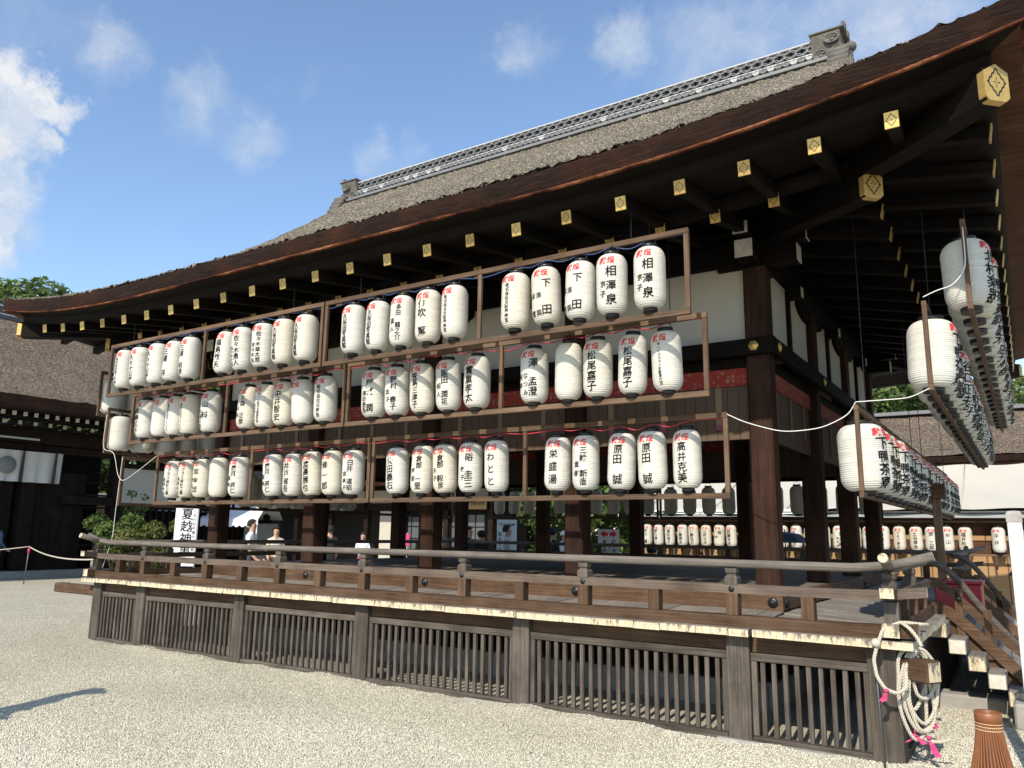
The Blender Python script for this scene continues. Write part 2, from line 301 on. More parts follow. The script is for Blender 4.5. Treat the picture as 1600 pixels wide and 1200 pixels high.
# ------------------------------------------------------------------ mesh helpers
class MB:
    def __init__(s): s.v = []; s.f = []; s.mi = []; s.sm = []
    def add(s, vs, fs, mi=0, sm=False):
        o = len(s.v); s.v += [tuple(map(float, p)) for p in vs]
        for f in fs: s.f.append(tuple(i+o for i in f)); s.mi.append(mi); s.sm.append(sm)
    def box(s, c, d, mi=0, bev=0, fm=None):
        x, y, z = [k/2 for k in d]; cx, cy, cz = c
        if bev <= 0:
            vs = [(cx+a*x, cy+b*y, cz+e*z) for a in (-1, 1) for b in (-1, 1) for e in (-1, 1)]
            fs = [(0,1,3,2), (4,6,7,5), (0,4,5,1), (2,3,7,6), (0,2,6,4), (1,5,7,3)]
            o = len(s.f); s.add(vs, fs, mi)
            if fm:
                for i, k in fm.items(): s.mi[o+i] = k
            return
        b = min(bev, x*.45, y*.45, z*.45); vs = []; idx = {}
        for a in (-1, 1):
            for e in (-1, 1):
                for g in (-1, 1):
                    for k in range(3):
                        p = [a*x, e*y, g*z]
                        for q in range(3):
                            if q != k: p[q] -= (a, e, g)[q]*b
                        idx[(a, e, g, k)] = len(vs); vs.append((cx+p[0], cy+p[1], cz+p[2]))
        fs = []; fmi = []
        def quad(l, key): fs.append(l); fmi.append(key)
        for k in range(3):
            u, w = [(1, 2), (0, 2), (0, 1)][k]
            for sg in (-1, 1):
                l = []
                for su, sw in ((-1,-1), (1,-1), (1,1), (-1,1)):
                    t = [0]*3; t[k] = sg; t[u] = su; t[w] = sw; l.append(idx[tuple(t)+(k,)])
                if (sg < 0) != (k == 1): l = l[::-1]
                quad(tuple(l), (k, sg))
        for k in range(3):
            u, w = [(1, 2), (0, 2), (0, 1)][k]
            for su in (-1, 1):
                for sw in (-1, 1):
                    t0 = [0]*3; t0[k] = -1; t0[u] = su; t0[w] = sw; t1 = list(t0); t1[k] = 1
                    l = [idx[tuple(t0)+(u,)], idx[tuple(t1)+(u,)], idx[tuple(t1)+(w,)], idx[tuple(t0)+(w,)]]
                    quad(tuple(l), None)
        for a in (-1, 1):
            for e in (-1, 1):
                for g in (-1, 1): quad(tuple(idx[(a, e, g, k)] for k in range(3)), None)
        o = len(s.f); s.add(vs, fs, mi)
        if fm:
            conv = {0: (0,-1), 1: (0,1), 2: (1,-1), 3: (1,1), 4: (2,-1), 5: (2,1)}
            for i, k in fm.items():
                for j, key in enumerate(fmi):
                    if key == conv[i]: s.mi[o+j] = k
    def tube(s, pts, r, seg=8, mi=0, cap=True, smooth=True):
        pts = [np.array(p, float) for p in pts]; n = len(pts); rs = r if hasattr(r, '__len__') else [r]*n
        vs = []; up = None
        for i in range(n):
            t = pts[min(i+1, n-1)]-pts[max(i-1, 0)]; t = t/(np.linalg.norm(t)+1e-9)
            if up is None: up = np.array([0, 0, 1.]) if abs(t[2]) < .9 else np.array([1., 0, 0])
            a = np.cross(t, up); a /= np.linalg.norm(a)+1e-9; b = np.cross(a, t); up = b
            for k in range(seg):
                th = 2*PI*k/seg; vs.append(pts[i]+rs[i]*(math.cos(th)*a+math.sin(th)*b))
        fs = [(i*seg+k, i*seg+(k+1) % seg, (i+1)*seg+(k+1) % seg, (i+1)*seg+k) for i in range(n-1) for k in range(seg)]
        s.add(vs, fs, mi, smooth)
        if cap:
            o = len(s.v)-n*seg
            s.f.append(tuple(o+k for k in range(seg))[::-1]); s.mi.append(mi); s.sm.append(False)
            s.f.append(tuple(o+(n-1)*seg+k for k in range(seg))); s.mi.append(mi); s.sm.append(False)
    def lathe(s, prof, seg=20, mi=0, c=(0,0,0), smooth=True, axis=2):
        vs = []
        for r, z in prof:
            for k in range(seg):
                th = 2*PI*k/seg; p = (r*math.cos(th), r*math.sin(th), z)
                if axis == 1: p = (p[0], p[2], p[1])
                if axis == 0: p = (p[2], p[0], p[1])
                vs.append((c[0]+p[0], c[1]+p[1], c[2]+p[2]))
        n = len(prof); fs = [(i*seg+k, i*seg+(k+1) % seg, (i+1)*seg+(k+1) % seg, (i+1)*seg+k) for i in range(n-1) for k in range(seg)]
        s.add(vs, fs, mi, smooth)
        o = len(s.v)-n*seg
        if prof[0][0] > 1e-4: s.f.append(tuple(o+k for k in range(seg))[::-1]); s.mi.append(mi); s.sm.append(False)
        if prof[-1][0] > 1e-4: s.f.append(tuple(o+(n-1)*seg+k for k in range(seg))); s.mi.append(mi); s.sm.append(False)
    def prism(s, poly, axis, lo, hi, mi=0):
        n = len(poly); vs = []
        for h in (lo, hi):
            for a, b in poly: vs.append({0: (h, a, b), 1: (a, h, b), 2: (a, b, h)}[axis])
        fs = [tuple(range(n))[::-1], tuple(range(n, 2*n))]+[(i, (i+1) % n, n+(i+1) % n, n+i) for i in range(n)]
        s.add(vs, fs, mi)
    def mesh(s, name, mats):
        me = bpy.data.meshes.new(name); me.from_pydata(s.v, [], s.f)
        for mt in (mats if isinstance(mats, (list, tuple)) else [mats]): me.materials.append(mt)
        me.polygons.foreach_set('material_index', s.mi); me.polygons.foreach_set('use_smooth', s.sm)
        bm = bmesh.new(); bm.from_mesh(me); bmesh.ops.recalc_face_normals(bm, faces=bm.faces); bm.to_mesh(me); bm.free()
        me.update(); return me
def O(name, me, parent=None, loc=(0,0,0), rot=(0,0,0)):
    o = bpy.data.objects.new(name, me); C.objects.link(o); o.location = loc; o.rotation_euler = rot
    if parent is not None: o.parent = parent
    return o
def thing(name, label, cat, loc=(0,0,0), rot=(0,0,0), group=None, me=None):
    o = O(name, me, None, loc, rot); o['label'] = label; o['category'] = cat
    if group: o['group'] = group
    return o
def struct(o): o['kind'] = 'structure'; return o
_bc = {}
def part(parent, name, c, d, wd=None, bev=.006, rot=(0,0,0), mats=None, fm=None):
    """one chamfered timber of size d centred at c; grain along its longest side"""
    ax = int(np.argmax(d)); key = (tuple(round(k, 4) for k in d), wd, bev, tuple(m_.name for m_ in mats) if mats else 0, tuple(sorted(fm.items())) if fm else 0)
    if key not in _bc:
        b = MB(); b.box((0,0,0), d, 0, bev, fm); ms = mats or [WD(wd, ax)]
        if mats and wd: ms = [WD(wd, ax)]+list(mats)
        _bc[key] = b.mesh(name, ms)
    return O(name, _bc[key], parent, c, rot)
def mpart(parent, name, mb, mats, loc=(0,0,0), rot=(0,0,0)): return O(name, mb.mesh(name, mats), parent, loc, rot)

# ------------------------------------------------------------------ ground
def ground():
    wv = [(rng.uniform(.8, 5), rng.uniform(0, 6.28), rng.uniform(0, 6.28)) for _ in range(14)]
    def gz(x, y):
        z = sum(.012/k*np.sin(k*(x*math.cos(a)+y*math.sin(a))+p) for k, a, p in wv)
        near = np.exp(-((y+.10)/.13)**2)*np.clip(1-np.maximum(0, np.abs(x+5.3)-5.4)/.4, 0, 1)
        hp = .022+.02*np.sin(x*2.1+1)+.014*np.sin(x*5.3)+.01*np.sin(x*11.7)
        z = z*np.clip((-y-.02)/.5, 0, 1)+near*np.clip(hp, 0, .06)
        return np.where((y > .05) | (x > 3) | (x < -24), 0, z)
    gx = np.concatenate([[-400,-60,-30], np.linspace(-24, 3.2, 300), [20, 60, 400]]); gy = np.concatenate([[-400,-60,-12], np.linspace(-6.6, .08, 150), np.linspace(.5, 16, 12), [40, 400]])
    X_, Y_ = np.meshgrid(gx, gy); Z_ = gz(X_, Y_); nx = len(gx); ny = len(gy)
    b = MB(); b.add(np.stack([X_, Y_, Z_], 2).reshape(-1, 3), [(j*nx+i, j*nx+i+1, (j+1)*nx+i+1, (j+1)*nx+i) for j in range(ny-1) for i in range(nx-1)], 0, True)
    struct(O('ground', b.mesh('ground', GRAVEL)))
    # real stones where the court lies open before the camera
    n = 170000
    # denser towards the camera
    px = rng.uniform(-20, 1620, n*2); py = rng.uniform(905, 1215, n*2)
    P = []
    d = RM.T @ np.stack([(px-800)/F_PX, (py-600)/F_PX, np.ones_like(px)])
    t = -CAM[2]/d[2]; X = CAM[0]+d[0]*t; Y = CAM[1]+d[1]*t
    keep = ((Y < .03) | (X < -10.7) | ((X > .02) & (Y < 9))) & (X > -24) & (Y < 14)
    X, Y = X[keep][:n], Y[keep][:n]; n = len(X)
    base = np.array([[1,0,0],[0,1,0],[-1,0,0],[0,-1,0],[.1,.1,.8],[-.1,0,-.8]])
    fa = np.array([[0,1,4],[1,2,4],[2,3,4],[3,0,4],[1,0,5],[2,1,5],[3,2,5],[0,3,5]])
    sz = rng.uniform(.0030, .0074, (n,1,1))*np.where(rng.random((n,1,1)) < .03, 1.6, 1)
    v = base[None]*sz*rng.uniform(.65, 1.35, (n,6,3)); a = rng.uniform(0, 2*PI, n)
    c, s = np.cos(a)[:,None], np.sin(a)[:,None]
    vx = v[:,:,0]*c-v[:,:,1]*s; vy = v[:,:,0]*s+v[:,:,1]*c
    v = np.stack([vx+X[:,None], vy+Y[:,None], v[:,:,2]+sz[:,:,0]*.45+gz(X, Y)[:,None]], 2).reshape(-1,3)
    f = (fa[None]+6*np.arange(n)[:,None,None]).reshape(-1,3)
    me = bpy.data.meshes.new('gravel'); me.vertices.add(len(v)); me.vertices.foreach_set('co', v.ravel())
    me.loops.add(f.size); me.loops.foreach_set('vertex_index', f.ravel().astype(np.int32))
    me.polygons.add(len(f)); me.polygons.foreach_set('loop_start', np.arange(0, f.size, 3, dtype=np.int32))
    me.update(calc_edges=True); at = me.attributes.new('tone', 'FLOAT', 'POINT'); at.data.foreach_set('value', np.repeat(np.clip(rng.normal(.57,.20,n)+.13*np.sin(X*1.3+np.sin(Y*2.1))*np.sin(Y*1.7+X*.4),0,1), 6))
    me.materials.append(PEBBLE)
    g = O('gravel', me); g['kind'] = 'stuff'; g['label'] = 'pale grey gravel covering the open court'; g['category'] = 'gravel'
    # loose raked heaps: shallow undulation is left to the stones
ground()

# ------------------------------------------------------------------ pavilion
XC, YC, HX, HY = -5.3, 4.225, 4.1, 3.075
PX = [-9.4, -7.35, -5.3, -3.25, -1.2]; PY = [1.15, 3.2, 5.25, 7.3]
PAV = thing('dance_pavilion', 'open dark timber shrine pavilion with bark thatched roof and lattice base', 'pavilion', (0,0,0))
def up(d): return .0118*max(0, d-2.5)**2.4
def sidept(side, t, pos):
    """a point t metres outside the pillar line, pos along that side; also its upturn distance"""
    if side == 0: return XC+pos, YC-HY-t, 6.45-((HX+t)-abs(pos))
    if side == 2: return XC-pos, YC+HY+t, 6.45-((HX+t)-abs(pos))
    if side == 1: return XC+HX+t, YC+pos, 6.45-((HY+t)-abs(pos))
    return XC-HX-t, YC-pos, 6.45-((HY+t)-abs(pos))
def ring(levels, n=60, sides=(0,1,2,3), mi=0, jit=0):
    b = MB()
    for sd in sides:
        g = []
        for t, z, k in levels:
            half = (HX if sd in (0,2) else HY)+t
            for i in range(n+1):
                u = -1+2*i/n; x, y, d = sidept(sd, t, u*half)
                g.append((x, y, z+k*up(d)+(random.uniform(-jit, jit) if jit else 0)))
        m_ = n+1
        b.add(g, [(j*m_+i, j*m_+i+1, (j+1)*m_+i+1, (j+1)*m_+i) for j in range(len(levels)-1) for i in range(n)], mi, True)
    return b
def base_lattice():
    # outer posts of the base, rails and bars, on the four sides
    hx, hy = 5.3, 4.225
    def side_line(sd):
        xs = [-5.19, -4.12, -2.05, 0, 2.05, 4.12, 5.19] if sd in (0,2) else [-4.115, -3.05, -1.025, 1.025, 3.05, 4.115]
        return xs
    def P(sd, pos, off, z):
        # off = inward distance from the outer plane
        return {0: (XC+pos, 0+off, z), 2: (XC-pos, 2*YC-off, z), 1: (XC+hx-off, YC+pos, z), 3: (XC-hx+off, YC-pos, z)}[sd]
    def D(sd, l, w, h): return (l, w, h) if sd in (0,2) else (w, l, h)
    bar_back = MB()
    for sd in range(4):
        xs = side_line(sd)
        for i, p in enumerate(xs):
            corner = i in (0, len(xs)-1)
            if corner and sd in (1,3): continue
            w = .21 if corner else .185
            part(PAV, 'base_post', P(sd, p, w/2, .405), D(sd, w, w, .81), 'grey_wood', .008)
        for i in range(len(xs)-1):
            a, c = xs[i]+.095, xs[i+1]-.095; l = c-a; mid = (a+c)/2
            part(PAV, 'base_beam', P(sd, mid, .10, .747), D(sd, l-.004, .09, .13), 'brown_wood', .005)
            part(PAV, 'lattice_rail', P(sd, mid, .065, .648), D(sd, l-.004, .075, .062), 'grey_wood', .004)
            part(PAV, 'lattice_rail', P(sd, mid, .055, .022), D(sd, l-.004, .10, .062), 'grey_wood', .006)
            for e in (a+.024, c-.024): part(PAV, 'lattice_stile', P(sd, e, .06, .335), D(sd, .045, .055, .56), 'grey_wood', .004)
            n = max(4, round((l-.09)/.0915)); st = (l-.09)/(n)
            for k in range(n):
                q = a+.045+st*(k+.5)
                if sd == 2: bar_back.box(P(sd, q, .06, .335), (.04, .036, .56), 0)
                else:
                    r = random.uniform(-.006, .006)
                    o = part(PAV, 'lattice_bar', P(sd, q, .06, .335), (.036, .034, .565), 'grey_wood', .003, rot=(0, 0, random.uniform(-.05,.05)))
                    o.rotation_euler[1 if sd == 0 else 0] = r
    o = mpart(PAV, 'lattice_bars_at_back', bar_back, WD('grey_wood', 2)); o['kind'] = 'stuff'
    # foundation seen through the lattice: stone footing, pale boards, dark floor joists
    for sd in range(4):
        half = 4.0 if sd in (0,2) else 2.95
        part(PAV, 'inner_board', P(sd, 0, 1.25, .60), D(sd, 2*half, .03, .26), None, .004, mats=[PLASTER])
        part(PAV, 'footing_beam', P(sd, 0, 1.28, .36), D(sd, 2*half, .12, .16), 'dark_wood', .004)
        part(PAV, 'footing_stone', P(sd, 0, 1.35, .12), D(sd, 2*half, .25, .26), None, .01, mats=[STONE])
    part(PAV, 'under_floor', (XC, YC, .79), (10.2, 8.05, .02), 'dark_wood', 0)
    # foundation kerb stones that show under the front rail
    for k, (x, w) in enumerate(((-.62,.55),(-1.2,.34),(-2.3,.7),(-3.6,.6),(-.2,.3))):
        part(PAV, 'kerb_stone', (x, .05+.02*k, -.005), (w, .22, .05), None, .015, mats=[STONE])
base_lattice()
def deck():
    # front and back boards run outwards, side boards run outwards to the sides; the outer edge is a little lower
    def board(p, w, sd, ends):
        b = MB(); t0, t1 = (1.27, .12) if True else (0, 0)
        def pt(q, off, z):
            y = {0: (XC+q, 0-off, z), 2: (XC-q, 2*YC+off, z), 1: (XC+5.3+off, YC+q, z), 3: (XC-5.3-off, YC-q, z)}[sd]
            return y
        a, c = p-w/2+.002, p+w/2-.002; zi, zo = (.93 if sd in (0,2) else .87+.06*min(1, max(0, (4.345-abs(p))/1.14))), .87; i_, o_ = -1.02, .12+random.uniform(-.006,.006)
        dz = random.uniform(-.003,.003)
        vs = [pt(a,o_,zo-.055+dz), pt(c,o_,zo-.055+dz), pt(c,o_,zo+dz), pt(a,o_,zo+dz), pt(a,i_,zi-.055+dz), pt(c,i_,zi-.055+dz), pt(c,i_,zi+dz), pt(a,i_,zi+dz)]
        b.add(vs, [(0,1,2,3)], 1); b.add(vs, [(4,7,6,5), (0,4,5,1), (3,2,6,7)], 0); b.add(vs, [(0,3,7,4), (1,5,6,2)], ends)
        me = b.mesh('deck_board', [WD('deck_wood', 1 if sd in (0,2) else 0), YELLOW]); return O('deck_board', me, PAV)
    for sd in (0, 2):
        q = -4.25
        while q < 4.25-.01:
            w = min(random.choice((.19,.24,.27,.31)), 4.25-q)
            if 4.25-(q+w) < .1: w = 4.25-q
            board(q+w/2, w, sd, 0); q += w
    for sd in (1, 3):
        half = 4.225+.12; q = -half
        while q < half-.01:
            w = min(random.choice((.22,.25,.28)), half-q)
            if half-(q+w) < .1: w = half-q
            e = 1 if (q <= -half+.001 or q+w >= half-.001) else 0
            board(q+w/2, w, sd, e); q += w
deck()
def railing():
    RP = [-1.2-1.3667*k for k in range(7)]
    SPY = [1.15+1.025*k for k in range(7)]
    def wp(sd, pos, z):  # point on the railing line
        return {0: (XC+pos, 0.02, z), 2: (XC-pos, 2*YC-.02, z), 1: (XC+5.28, YC+pos, z), 3: (XC-5.28, YC-pos, z)}[sd]
    def DD(sd, l, w, h): return (l, w, h) if sd in (0,2) else (w, l, h)
    def curl(sd, half, ext, z, r, name, round_, lo=None, hi=None):
        # a rail with its ends running past the corner; the round one curls upwards
        b = MB(); a = -half-ext if lo is None else lo; c = half+ext if hi is None else hi; n = 40; pts = []
        for i in range(n+1):
            q = a+(c-a)*i/n; e = max(0, abs(q)-(half-.25))
            pts.append((q, 0, .10*(e/.55)**2 if e > 0 else 0))
        if sd in (1, 3): pts = [(0, p[0], p[2]) for p in pts]
        base = {0: (XC, .02, z), 2: (XC, 2*YC-.02, z), 1: (XC+5.28, YC, z), 3: (XC-5.28, YC, z)}[sd]
        if sd == 2: pts = [(-p[0], p[1], p[2]) for p in pts]
        if sd == 3: pts = [(p[0], -p[1], p[2]) for p in pts]
        if round_:
            b.tube(pts, r, 10)
            b.mi[-1] = b.mi[-2] = 1
        else:
            w, h = r; vs = []
            for p in pts:
                for s1, s2 in ((-1,-1), (1,-1), (1,1), (-1,1)):
                    vs.append((p[0]+(0 if sd in (0,2) else s1*w/2), p[1]+(s1*w/2 if sd in (0,2) else 0), p[2]*.5+s2*h/2))
            b.add(vs, [(4*i+k, 4*i+(k+1) % 4, 4*i+4+(k+1) % 4, 4*i+4+k) for i in range(n) for k in range(4)], 0)
            b.add(vs, [(0,1,2,3), (4*n, 4*n+3, 4*n+2, 4*n+1)], 1)
        return mpart(PAV, name, b, [WD('rail_wood' if round_ else 'brown_wood' if name == 'ground_rail' else 'mid_rail_wood', 0 if sd in (0,2) else 1), YELLOW], base)
    tz = MB()
    for (w, z0, z1) in ((.085, 1.245, 1.30),):
        pr = [(.052, 1.208), (.052, 1.262), (.044, 1.275), (.034, 1.282), (.034, 1.290), (.046, 1.302), (.046, 1.338)]
        for i in range(len(pr)-1):
            (r0, a), (r1, c) = pr[i], pr[i+1]
            vs = [(-r0,-r0,a),(r0,-r0,a),(r0,r0,a),(-r0,r0,a),(-r1,-r1,c),(r1,-r1,c),(r1,r1,c),(-r1,r1,c)]
            tz.add(vs, [(0,1,5,4),(1,2,6,5),(2,3,7,6),(3,0,4,7)])
    tzm = tz.mesh('rail_post', WD('grey_wood', 2))
    nail = MB(); nail.lathe([(.024,0),(.024,.006),(.018,.010),(.014,.010),(.012,.018),(.0,.020)], 14); nm = nail.mesh('nail_cover', IRON)
    nailb = MB(); nailb.lathe([(.047,0),(.047,.008),(.036,.016),(.026,.016),(.022,.030),(.012,.036),(.0,.037)], 18); nmb = nailb.mesh('nail_cover', IRON)
    NR = {0: (PI/2,0,0), 2: (-PI/2,0,0), 1: (0,PI/2,0), 3: (0,-PI/2,0)}; NO = {0: (0,-1), 2: (0,1), 1: (1,0), 3: (-1,0)}
    for sd in range(4):
        half = 5.28 if sd in (0,2) else 4.205
        pos = [x-XC for x in RP] if sd in (0,2) else [y-YC for y in (1.15, 3.2-.62, 5.25+.62, 7.3)]
        gap = (2.15-YC, 6.3-YC) if sd == 1 else None
        corner = [-half, half]
        if sd == 1:
            curl(sd, half, .26, 1.372, .036, 'top_rail', True, hi=2.35-YC); curl(sd, half, .26, 1.372, .036, 'top_rail', True, lo=6.1-YC)
            for lo, hi in ((None, 2.35-YC), (6.1-YC, None)):
                curl(sd, half, .20, 1.172, (.095, .072), 'middle_rail', False, lo, hi); curl(sd, half, .14, .917, (.115, .098), 'ground_rail', False, lo, hi)
        else:
            curl(sd, half, .30, 1.372, .036, 'top_rail', True)
            curl(sd, half, .24, 1.175, (.095, .072), 'middle_rail', False); curl(sd, half, .17, .915, (.115, .10), 'ground_rail', False)
        for i, p in enumerate(sorted(pos)+(corner if sd in (0,2) else [])):
            if gap and gap[0]+.3 < p < gap[1]-.3: continue
            O('rail_post', tzm, PAV, wp(sd, p, 0), (0,0,0))
            if abs(p) < half or sd in (0,2):
                part(PAV, 'rail_strut', wp(sd, p, 1.051), (.10, .10, .174), 'brown_wood' if abs(p) < half else 'grey_wood', .004)
            if abs(p) < half:
                q = wp(sd, p, 1.172); O('nail_cover', nm, PAV, (q[0]+NO[sd][0]*.047, q[1]+NO[sd][1]*.047, q[2]), NR[sd])
        ps = sorted(pos+corner)
        for a, c in zip(ps[:-1], ps[1:]):
            if gap and gap[0] < (a+c)/2 < gap[1]: continue
            for k in ((.5,) if c-a > .9 else (.5,)): part(PAV, 'rail_strut', wp(sd, a+(c-a)*k, 1.051), (.098, .098, .174), 'brown_wood', .004)
    # edge beams of the raised floor with big nail covers
    for sd in range(4):
        half = (HX if sd in (0,2) else HY)+.14
        c = {0: (XC, 1.055, 1.004), 2: (XC, 2*YC-1.055, 1.004), 1: (XC+HX+.095, YC, 1.004), 3: (XC-HX-.095, YC, 1.004)}[sd]
        part(PAV, 'floor_beam', c, DD(sd, 2*half if sd in (0,2) else 2*half-.29, .09, .158), 'brown_wood', .006)
        for p in ([x-XC for x in PX] if sd in (0,2) else [y-YC for y in PY]):
            q = {0: (XC+p+.05, 1.01, 1.0), 2: (XC-p, 2*YC-1.01, 1.0), 1: (XC+HX+.14, YC+p, 1.0), 3: (XC-HX-.14, YC-p, 1.0)}[sd]
            O('nail_cover', nmb, PAV, q, NR[sd])
    # raised floor boards
    q = XC-HX-.09
    while q < XC+HX+.08:
        w = min(.3, XC+HX+.09-q); part(PAV, 'floor_board', (q+w/2, YC, 1.062), (w-.004, 2*HY+.1, .045), 'floor_wood', .003); q += w
railing()
def frame_up():
    for x in PX:
        for y in PY:
            if x in (PX[0], PX[-1]) or y in (PY[0], PY[-1]):
                part(PAV, 'pillar', (x, y, (1.084+4.26)/2), (.225, .225, 4.26-1.084), 'pillar_wood', .018)
    hexm = MB(); hexm.lathe([(.052,0),(.052,.008),(.026,.010),(.022,.02),(.0,.024)], 6); hm = hexm.mesh('hexagonal_fitting', GOLDP)
    def P(sd, pos, off, z): return {0: (XC+pos, YC-HY-off, z), 2: (XC-pos, YC+HY+off, z), 1: (XC+HX+off, YC+pos, z), 3: (XC-HX-off, YC-pos, z)}[sd]
    def D(sd, l, w, h): return (l, w, h) if sd in (0,2) else (w, l, h)
    NR = {0: (PI/2,0,0), 2: (-PI/2,0,0), 1: (0,PI/2,0), 3: (0,-PI/2,0)}
    for sd in range(4):
        half = HX if sd in (0,2) else HY; cols = [x-XC for x in PX] if sd in (0,2) else [y-YC for y in PY]
        e = .19 if sd in (0,2) else .115
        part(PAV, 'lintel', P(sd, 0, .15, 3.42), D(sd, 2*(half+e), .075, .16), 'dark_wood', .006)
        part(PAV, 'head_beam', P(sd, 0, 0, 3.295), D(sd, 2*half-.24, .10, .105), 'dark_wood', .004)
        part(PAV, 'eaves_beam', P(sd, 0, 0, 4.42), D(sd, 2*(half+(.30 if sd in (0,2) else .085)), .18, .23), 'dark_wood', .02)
        for p in cols: O('hexagonal_fitting', hm, PAV, P(sd, p-(.01 if sd == 0 else 0), .19, 3.42), NR[sd])
        for a, c in zip(cols[:-1], cols[1:]):
            l = c-a-.24; mid = (a+c)/2
            part(PAV, 'wall_panel', P(sd, mid, .02, 3.90), D(sd, l, .03, .80), None, 0, mats=[PLASTER])
            part(PAV, 'wall_stud', P(sd, mid, .045, 3.89), D(sd, .10, .05, .78), 'dark_wood', .004) if sd in (1,3) else None
            part(PAV, 'valance', P(sd, mid, .03, 3.155), D(sd, l, .012, .175), None, 0, mats=[BROCADE])
            part(PAV, 'rolled_blind', P(sd, mid, 0, 2.80), D(sd, l, .03, .54), None, .004, mats=[BLIND])
            part(PAV, 'blind_lining', P(sd, mid, -.03, 2.545), D(sd, l, .02, .06), 'dark_wood', .004)
            for k in (-.33, 0, .33):
                st = part(PAV, 'blind_strap', P(sd, mid+k*l, .026, 2.85), D(sd, .062, .006, .42), None, 0, mats=[plain('strap_cloth', (.24,.16,.10), .9, nz=(30,.2))])
                part(st, 'strap_end', (0,-.004,-.19) if sd == 0 else (.004,0,-.19) if sd == 1 else (0,.004,-.19) if sd == 2 else (-.004,0,-.19), D(sd, .062, .006, .05), None, 0, mats=[plain('strap_end_cloth', (.22,.07,.12), .9)])
        # boat shaped bracket arms over every pillar
        for p in cols:
            b = MB(); L_ = .62; pl = [(-L_,.12), (-L_,.04), (-L_*.8,-.03), (-L_*.5,-.07), (L_*.5,-.07), (L_*.8,-.03), (L_,.04), (L_,.12)]
            b.prism(pl, 1, -.085, .085)
            if abs(p) < half-.1: mpart(PAV, 'bracket_arm', b, WD('dark_wood', 0), P(sd, p, 0, 4.29-.10), (0,0,0) if sd in (0,2) else (0,0,PI/2))
        for a, c in zip(cols[:-1], cols[1:]):
            if sd in (1, 3):
                br = part(PAV, 'bracket_block', P(sd, (a+c)/2, .13, 4.25), D(sd, .12, .16, .13), 'dark_wood', .01)
                part(br, 'white_end', (.082 if sd == 1 else -.082, 0, 0), D(sd, .10, .006, .11), None, 0, mats=[WHITEP])
    # crossed bracket arms with white ends at the corner pillars
    for sx in (-1, 1):
        for sy in (-1, 1):
            cx, cy = XC+sx*HX, YC+sy*HY
            def arm(c, d, we, wd_):
                a = part(PAV, 'corner_bracket', c, d, 'dark_wood', .012); part(a, 'white_end', we, wd_, None, 0, mats=[WHITEP])
            arm((cx, cy+sy*.02, 4.345), (.178, .80, .185), (0, sy*.403, 0), (.172, .006, .178))
            arm((cx, cy+sy*.06, 4.525), (.15, .90, .125), (0, sy*.453, 0), (.145, .006, .118))
            arm((cx+sx*.02, cy, 4.343), (.80, .17, .18), (sx*.403, 0, 0), (.006, .166, .172))
            arm((cx+sx*.06, cy, 4.523), (.90, .145, .12), (sx*.453, 0, 0), (.006, .14, .115))
    part(PAV, 'ceiling', (XC, YC, 4.62), (2*HX+.3, 2*HY+.3, .03), 'dark_wood', 0)
frame_up()
